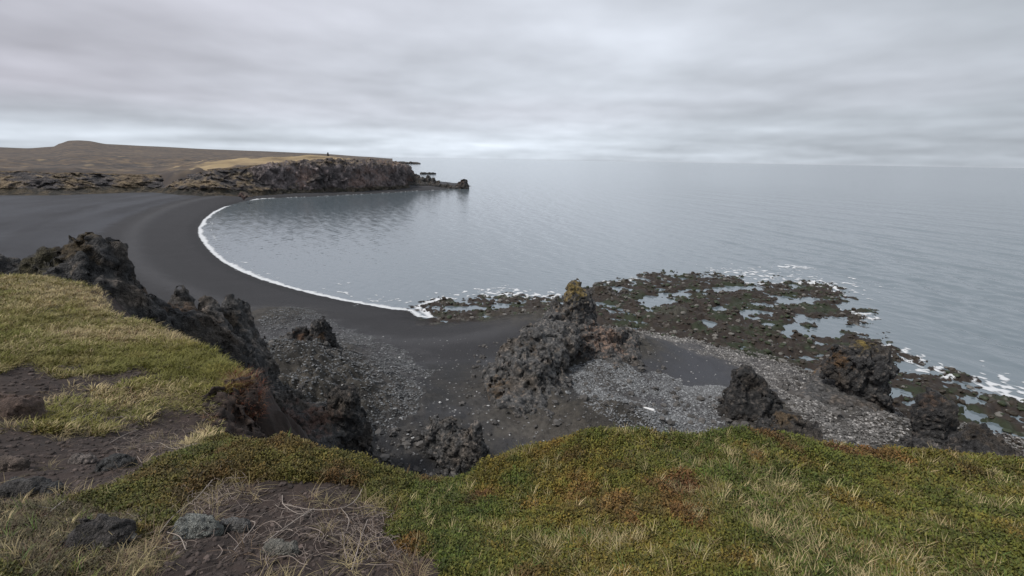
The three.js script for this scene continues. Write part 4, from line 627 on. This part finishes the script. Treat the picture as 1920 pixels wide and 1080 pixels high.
function leafCushion(n, R, leaf) {              // small upright shoots crowded with leaves
  const pos = [], idx = [];
  for (let k = 0; k < n; k++) {
    const a = rnd() * 6.283, r = R * Math.sqrt(rnd()), h = R * (0.35 + 0.75 * rnd()) * (1 - 0.35 * (r / R) ** 2), cx = Math.cos(a) * r, cz = Math.sin(a) * r, m = 3;
    for (let s = 0; s < m; s++) { const y = h - s * leaf * 0.8, yaw = rnd() * 6.283, el = rr(0.2, 1.2), L = leaf * rr(0.7, 1.3), dx = Math.cos(yaw) * Math.cos(el), dy = Math.sin(el), dz = Math.sin(yaw) * Math.cos(el), px = -Math.sin(yaw) * L * 0.28, pz = Math.cos(yaw) * L * 0.28, b = pos.length / 3; pos.push(cx, y, cz, cx + dx * L * 0.5 + px, y + dy * L * 0.5, cz + dz * L * 0.5 + pz, cx + dx * L, y + dy * L, cz + dz * L, cx + dx * L * 0.5 - px, y + dy * L * 0.5, cz + dz * L * 0.5 - pz); idx.push(b, b + 1, b + 2, b, b + 2, b + 3); }
  }
  const g = new THREE.BufferGeometry(); g.setAttribute('position', new THREE.Float32BufferAttribute(pos, 3)); g.setIndex(idx); g.computeVertexNormals(); return g;
}
const leafMat = plain({ roughness: 0.75 });
const tone = [[960, 880, 0.5, [0.18, 0.13, 0.02]], [1050, 900, 0.5, [0.18, 0.125, 0.022]], [1150, 960, 0.35, [0.17, 0.085, 0.03]], [1260, 955, 0.3, [0.13, 0.05, 0.022]], [1450, 1045, 0.12, [0.12, 0.022, 0.014]], [870, 960, 0.2, [0.12, 0.035, 0.02]], [1380, 960, 0.3, [0.12, 0.06, 0.022]], [1440, 822, 0.25, [0.13, 0.04, 0.02]], [1560, 850, 0.25, [0.12, 0.035, 0.02]], [1640, 870, 0.25, [0.13, 0.04, 0.022]], [460, 740, 0.35, [0.2, 0.06, 0.02]], [470, 760, 0.3, [0.18, 0.055, 0.02]], [640, 905, 0.25, [0.13, 0.035, 0.02]], [440, 880, 0.5, [0.12, 0.065, 0.02]], [330, 900, 0.4, [0.1, 0.06, 0.018]], [740, 1040, 0.2, [0.17, 0.06, 0.02]], [800, 910, 0.15, [0.13, 0.05, 0.025]], [160, 560, 1.2, [0.18, 0.13, 0.07]], [90, 600, 1.2, [0.2, 0.15, 0.075]], [100, 690, 0.9, [0.2, 0.15, 0.08]]].map(([a, b, r, c]) => [hit(a, b), r, c]);
function tint(x, z, kind) {                     // colour of the plants that grow here
  const a = fbm(x * 0.9, z * 0.9, 3, 3), b = fbm(x * 3.5, z * 3.5, 7, 3);
  const green = [0.07, 0.092, 0.012], olive = [0.135, 0.128, 0.018], gold = [0.185, 0.125, 0.026], rust = [0.12, 0.052, 0.02];
  let c = mix3(green, olive, clamp(0.5 + 1.6 * a + b)); c = mix3(c, gold, sstep(0.05, 0.45, b + 0.5 * a) * 0.7); c = mix3(c, rust, sstep(0.12, 0.4, -b + 0.6 * a - 0.1) * 0.5);
  for (const [p, r, s] of tone) { const q = ((x - p.x) ** 2 + (z - p.z) ** 2) / (r * r); if (q < 3) c = mix3(c, s, 0.62 * sstep(-0.1, 0.5, Math.exp(-q * 1.4) - 0.55 + 1.5 * b)); }
  if (x < -0.5 && x * x + z * z < 40) c = mix3(c, [0.085, 0.066, 0.017], 0.5 * sstep(-0.5, -0.9, x) * clamp(0.9 + 1.5 * b));
  const t = rr(0.42, 1.5); return [c[0] * t * rr(0.85, 1.2), c[1] * t, c[2] * t];
}
const straw = (k = 1) => { const t = rr(0.6, 1.3) * k; return [0.47 * t, rr(0.36, 0.40) * t, 0.20 * t]; };
const inside = (x, z) => inPoly(x, z, cliffPoly);
const rimD = (x, z) => polyDist(x, z, rim, false)[0];
function spots2(n, test) { const out = []; let guard = n * 14; while (out.length < n && guard-- > 0) { const px = rr(-700, 2620), py = 1 ; const az = Math.atan((px - 960) / F) * 1.02, r = test.r0 * Math.pow(test.r1 / test.r0, rnd()); const x = Math.sin(az) * r, z = -Math.cos(az) * r; if (!inside(x, z) && !(test.over && rimD(x, z) < test.over)) continue; if (test.ok && !test.ok(x, z, az, r)) continue; out.push([x, z, r]); } return out; }
{
  const up = (x, z, s, c, y0 = 0) => [x, cliffH(x, z) + y0, z, s, s * rr(0.8, 1.25), s, rnd() * 6.3, rr(-0.25, 0.25), rr(-0.25, 0.25), ...c];
  // leafy cushions, near
  const c1 = leafCushion(24, 0.045, 0.0145), c2 = leafCushion(28, 0.05, 0.0125);
  const near = spots2(98000, { r0: 1.3, r1: 6.2, over: 0.12, ok: (x, z) => soilAt(x, z) < -0.1 && (dryAt(x, z) < 0.4 * rnd() || rnd() < 0.2) });
  const la = [], lb = []; near.forEach(([x, z, r], i) => (i % 2 ? la : lb).push(up(x, z, rr(0.7, 1.35) * (0.75 + r * 0.09) * (dryAt(x, z) > 0.2 ? 0.7 : 1), dryAt(x, z) > 0.2 ? mix3([0.075, 0.058, 0.036], [0.13, 0.115, 0.06], rnd()) : tint(x, z), -0.008)));
  scatter(c1, leafMat, la, 'crowberry_mat', 'low green and rust leafy mat covering the near cliff top', 'ground cover');
  scatter(c2, leafMat, lb, 'crowberry_mat', 'fine olive leafy ground cover woven through the near turf', 'ground cover');
  // dry blades standing in the mat
  const t1 = bladeTuft(6, 0.095, 0.0048, 0.035, 1.0), t2 = bladeTuft(10, 0.05, 0.0036, 0.045, 1.3);
  const strawy = (x, z) => clamp(0.16 + 1.3 * fbm(x * 1.1, z * 1.1, 21, 3) + 1.3 * fbm(x * 5, z * 5, 2, 2)) * sstep(0.6, 2.2, x + 1.2 + 0.2) * 1.1 + 0.03;
  const s1 = spots2(18500, { r0: 1.3, r1: 6.2, over: 0.06, ok: (x, z) => soilAt(x, z) < 0.1 && rnd() < strawy(x, z) });
  scatter(t1, leafMat, s1.map(([x, z, r]) => up(x, z, rr(0.55, 1.15), rnd() < 0.5 ? straw() : [0.15 * rr(0.6, 1.3), 0.15 * rr(0.6, 1.3), 0.035])), 'dry_grass', 'straw coloured grass blades standing in the near turf', 'grass');
  // dry litter at the lower left
  const s2 = spots2(4600, { r0: 1.3, r1: 8.5, ok: (x, z) => dryAt(x, z) > -0.5 && soilAt(x, z) < 1.2 && rnd() < 0.8 });
  scatter(t2, leafMat, s2.map(([x, z, r]) => up(x, z, rr(0.4, 0.9), rnd() < 0.12 ? straw(0.6) : rnd() < 0.6 ? [0.14 * rr(0.7, 1.2), 0.1 * rr(0.7, 1.2), 0.06] : [0.12, 0.11, 0.035])), 'withered_grass', 'withered brown grass on the earth at lower left', 'grass');
  const t5 = bladeTuft(12, 0.11, 0.006, 0.07, 1.3), s5 = []; for (let k = 0; k < 200; k++) { const p = hit(rr(430, 490) , rr(705, 790)); if (Math.hypot(p.x, p.z) < 12) s5.push(up(p.x, p.z, rr(0.6, 1.3), rnd() < 0.7 ? [0.2 * rr(0.6, 1.2), 0.07 * rr(0.7, 1.2), 0.03] : [0.26, 0.17, 0.12])); }
  scatter(t5, leafMat, s5, 'rust_sedge', 'rust red withered sedge hanging on the earth bank', 'grass');
  // dry tufts rooted in the bare earth
  const s6 = spots2(900, { r0: 1.4, r1: 8, ok: (x, z) => { const q = soilAt(x, z); return q > -0.2 && rnd() < 0.7 * Math.exp(-Math.max(0, q) * 0.5) * clamp(0.3 + 2.5 * fbm(x * 2, z * 2, 51, 2)); } });
  scatter(bladeTuft(16, 0.075, 0.0032, 0.04, 1.5), leafMat, s6.map(([x, z, r]) => up(x, z, rr(0.6, 1.3) * (0.8 + r * 0.06), rnd() < 0.7 ? straw(0.7) : [0.16, 0.11, 0.07])), 'dry_tufts', 'dry straw tufts rooted in the bare brown earth', 'grass');
  // the grassy shoulder to the left
  const t3 = bladeTuft(12, 0.07, 0.010, 0.09, 1.2), t4 = bladeTuft(12, 0.06, 0.011, 0.1, 1.0);
  const s3 = spots2(34000, { r0: 5.2, r1: 19, over: 0.08, ok: (x, z, az) => az < -0.3 && soilAt(x, z) < 0.2 && fbm(x * 0.8, z * 1.3, 41, 4) < 0.2 + 0.25 * rnd() && (dryAt(x, z) < 0 || rnd() < 0.35) });
  const g3 = [], g4 = []; for (const [x, z, r] of s3) { const b = fbm(x * 0.7, z * 0.7, 31, 3), far = sstep(11, 7.5, r); const c = rnd() < 0.5 - 1.6 * b - 0.25 * far ? straw(1.0) : b < -0.12 && rnd() < 0.5 ? [0.19 * rr(0.7, 1.2), 0.13 * rr(0.7, 1.2), 0.07] : mix3(tint(x, z), [0.27, 0.25, 0.06], 0.55); (rnd() < 0.5 ? g3 : g4).push(up(x, z, rr(0.6, 1.2), c, -0.01)); }
  scatter(t3, leafMat, g3, 'shoulder_grass', 'yellow green grass on the shoulder at left', 'grass');
  scatter(t4, leafMat, g4, 'shoulder_grass', 'straw pale grass mixed over the shoulder at left', 'grass');
}
console.log('plants done');
{
  // crumbs of earth and small stones on the bare ground
  const crumbs = []; for (let k = 0; k < 60000 && crumbs.length < 9000; k++) { const az = rr(-0.95, 0.0), r = 1.3 * Math.pow(8, rnd()), x = Math.sin(az) * r, z = -Math.cos(az) * r; if (!inside(x, z) || soilAt(x, z) < -0.5) continue; const q = (0.002 + 0.011 * Math.pow(rnd(), 5)) * (0.6 + r * 0.22), t = rr(0.6, 1.5) * (rnd() < 0.08 ? 2 : 1); crumbs.push([x, cliffH(x, z) + q * 0.2, z, q * rr(0.8, 1.5), q * 0.7, q, rnd() * 6, 0, 0, 0.055 * t, 0.042 * t, 0.037 * t]); }
  scatter(stoneGeo(5, 0.8), plain({ roughness: 0.95 }), crumbs, 'earth_crumbs', 'crumbs of brown earth and grit on the bare ground', 'earth');
  // dead wiry stems lying on the bare earth
  const bark = plain({ roughness: 0.9 });
  const stem = (pts, r) => new THREE.TubeGeometry(new THREE.CatmullRomCurve3(pts), Math.max(6, pts.length * 3), r, 5);
  const along = (px, r, lift = 0.02) => stem(px.map(([a, b], i) => { const p = hit(a, b); p.y += lift + 0.015 * (i % 2); return p; }), r);
  const branches = [
    [[[690, 905], [650, 960], [590, 962], [530, 955]], 0.006, 'long pale dead stem bowed across the earth below the mound'],
    [[[590, 960], [560, 985], [520, 1010], [495, 1032]], 0.007, 'grey dead stem slanting down from the bowed stem'],
    [[[530, 935], [535, 960], [565, 972], [580, 968]], 0.005, 'short hooked dead stem beside the bowed stem'],
    [[[455, 985], [480, 990], [455, 1020], [440, 1045]], 0.005, 'thin dead stem lying left of the slanting one'],
    [[[300, 1010], [330, 975], [370, 940], [400, 910]], 0.006, 'long straight dead stem left of the flat grey stone'],
    [[[315, 1005], [340, 1020], [350, 1040]], 0.005, 'short bent dead stem just below the straight one'],
    [[[240, 845], [290, 835], [330, 845], [370, 838]], 0.006, 'pale dead stem above the dark mossy mound at left'],
    [[[205, 835], [235, 822], [260, 810]], 0.006, 'short pale dead stem on the brown earth slope'],
    [[[115, 805], [150, 790], [185, 778]], 0.008, 'weathered grey stick below the lower grass strip'],
    [[[640, 960], [655, 985], [650, 1005]], 0.004, 'small upright dead stem right of the bowed stem'],
    [[[85, 975], [110, 960], [130, 940]], 0.009, 'bleached pale stick at the edge of withered grass'],
    [[[660, 1080], [670, 1050], [675, 1020], [690, 985]], 0.005, 'thin dead stem rising from bottom edge beside the mat']];
  for (const [px, r, label] of branches) { const m = thing(along(px, r * 0.42), plain({ color: new THREE.Color().setRGB(0.36, 0.31, 0.27), roughness: 0.9 }), 'dead_stem', label, 'stem', 'dead stems on the earth');
    for (let k = 0; k < 3; k++) { const [a, b] = px[Math.min(px.length - 1, 1 + (k % (px.length - 1)))], p = hit(a + rr(-6, 6), b + rr(-4, 4)), an = rnd() * 6.28, L = rr(0.04, 0.11) * Math.max(1, Math.hypot(p.x, p.z) / 4); add(new THREE.Mesh(stem([0, 1, 2, 3].map(i => { const x = p.x + Math.cos(an + i * rr(-0.2, 0.35)) * L * i / 3, z = p.z + Math.sin(an + i * rr(-0.2, 0.35)) * L * i / 3; return V(x, cliffH(x, z) + 0.012 + i * rr(0.002, 0.012), z); }), r * 0.24), m.material), 'twig', {}, m); } }
  const many = []; const put = (cx, cy, sx, sy, n) => { for (let k = 0; k < n; k++) many.push([cx + (rnd() + rnd() - 1) * sx, cy + (rnd() + rnd() - 1) * sy]); };
  put(560, 1000, 240, 80, 130); put(400, 930, 100, 60, 110); put(300, 830, 90, 40, 120); put(700, 1020, 70, 60, 90); put(240, 990, 90, 60, 60); put(170, 780, 130, 30, 40); put(430, 770, 40, 40, 40);
  const geos = []; for (const [px, py] of many) { const p = hit(px, py), R = Math.hypot(p.x, p.z), a = rnd() * 6.3, L = rr(0.05, 0.2) * (R > 4 ? 1.5 : 1), pts = [0, 1, 2, 3].map(i => { const t = i / 3 - 0.5, x = p.x + Math.cos(a + t * rr(-1, 1)) * L * t, z = p.z + Math.sin(a + t * rr(-1, 1)) * L * t; return V(x, cliffH(x, z) + rr(0.004, 0.05), z); }); geos.push(stem(pts, 0.0008 + 0.0016 * rnd() * rnd() * (R > 4 ? 1.6 : 1))); }
  stuff(new THREE.Mesh(mergeGeometries(geos), plain({ color: new THREE.Color().setRGB(0.27, 0.22, 0.19), roughness: 0.9 })), 'dead_twigs', 'tangle of fine dead twigs over the bare earth', 'twigs');
  const bankCaps = [[D(398, 762, 6.9), 0.16, D(402, 815, 6.5), 0.24], [D(420, 755, 7.0), 0.2, D(428, 800, 6.7), 0.16], [D(450, 748, 7.2), 0.22, D(462, 770, 7.3), 0.2], [D(462, 770, 7.2), 0.2, D(468, 815, 7.0), 0.22], [D(415, 835, 6.3), 0.22, D(465, 845, 6.6), 0.3], [D(400, 800, 6.6), 0.2, D(400, 850, 6.2), 0.22]];
  thing(rockGeo(bankCaps, { cell: 0.03, rough: 0.2, lump: 0.36, k: 0.12, floor: 10, color: (x, y, z) => { const b = fbm(x * 5, y * 5, z * 5, 3); return mix3([0.06, 0.042, 0.035], [0.15, 0.105, 0.085], clamp(0.45 + 1.4 * b)); } }), crumbMat, 'earth_bank', 'crumbling brown earth bank below the rust red sedge', 'bank');
  // stones on the cliff top
  const topStone = (px, py, s, flat, c, label, spots) => { const p = hit(px, py); const r = rockGeo([[V(p.x - s * 0.35, p.y + s * 0.15 * flat, p.z), s * 0.55 * flat + s * 0.1, V(p.x + s * 0.35, p.y + s * 0.1, p.z), s * 0.5 * flat + s * 0.1]], { cell: Math.max(0.008, s * 0.06), rough: s * 0.26, lump: s * 0.9, k: s * 0.2, color: (x, y, z) => { const b = fbm(x * 14, y * 14, z * 14, 3), w = spots ? sstep(0.25, 0.4, b) : 0; return mix3([c[0] * (2 + 2 * b), c[1] * (2 + 2 * b), c[2] * (2 + 2 * b)], [0.4, 0.38, 0.32], w); }, floor: p.y - s }); thing(r, crumbMat, 'stone', label, 'stone'); };
  topStone(375, 1002, 0.13, 0.7, [0.13, 0.135, 0.125], 'flat grey stone lying among dead stems at lower left');
  topStone(190, 1025, 0.17, 0.9, [0.04, 0.036, 0.034], 'dark stone with pale lichen spots near the bottom left corner', true);
  topStone(18, 775, 0.42, 0.6, [0.09, 0.062, 0.05], 'brown earth covered stone at left edge under the grass strip');
  topStone(155, 868, 0.13, 0.6, [0.14, 0.12, 0.11], 'small pale stone half sunk in the brown slope');
  topStone(20, 878, 0.16, 0.6, [0.11, 0.085, 0.07], 'small brown stone on the earth at left edge');
  topStone(218, 878, 0.16, 0.7, [0.05, 0.05, 0.05], 'small dark stone beside the left end of mossy mound');
  topStone(45, 925, 0.16, 0.8, [0.055, 0.052, 0.05], 'dark angular stone above the withered grass at left');
  topStone(90, 925, 0.13, 0.8, [0.05, 0.05, 0.05], 'dark stone right of the angular stone above withered grass');
  topStone(530, 1035, 0.1, 0.7, [0.12, 0.115, 0.1], 'small grey stone under the slanting dead stem');
  topStone(445, 990, 0.1, 0.6, [0.09, 0.088, 0.085], 'small dark stone right of the flat grey stone');
  // washed-up pale things on the beach
  const w = Y(1215, 785, 3.0), log = new THREE.CapsuleGeometry(0.11, 0.55, 5, 10); log.rotateZ(Math.PI / 2); log.scale(1, 0.7, 1); log.rotateY(-0.5); { const p = log.attributes.position; for (let i = 0; i < p.count; i++) p.setY(i, p.getY(i) + 0.04 * noise(p.getX(i) * 6, 2, p.getZ(i) * 6)); log.computeVertexNormals(); } log.translate(w.x, beachH(w.x, w.z) + 0.06, w.z);
  thing(log, plain({ color: new THREE.Color().setRGB(0.75, 0.75, 0.75), roughness: 0.8 }), 'washed_up_float', 'bright white washed up object on the grey pebbles', 'debris');
  for (const [px, py, label] of [[795, 848, 'white stone on sand left of the twin peaked boulder'], [775, 842, 'smaller white stone near sand left of the twin peaked boulder'], [748, 655, 'white stone on upper beach right of the twin stacks'], [825, 765, 'white stone on sand above the twin peaked boulder'], [1225, 788, 'small white stone touching the white washed up object']]) { const p = Y(px, py, 3), g = stoneGeo(px, 0.6); g.scale(0.1, 0.1, 0.1); g.translate(p.x, beachH(p.x, p.z) + 0.03, p.z); thing(g, plain({ color: new THREE.Color().setRGB(0.55, 0.55, 0.54) }), 'white_stone', label, 'stone'); }
}
renderer.render(scene, camera);
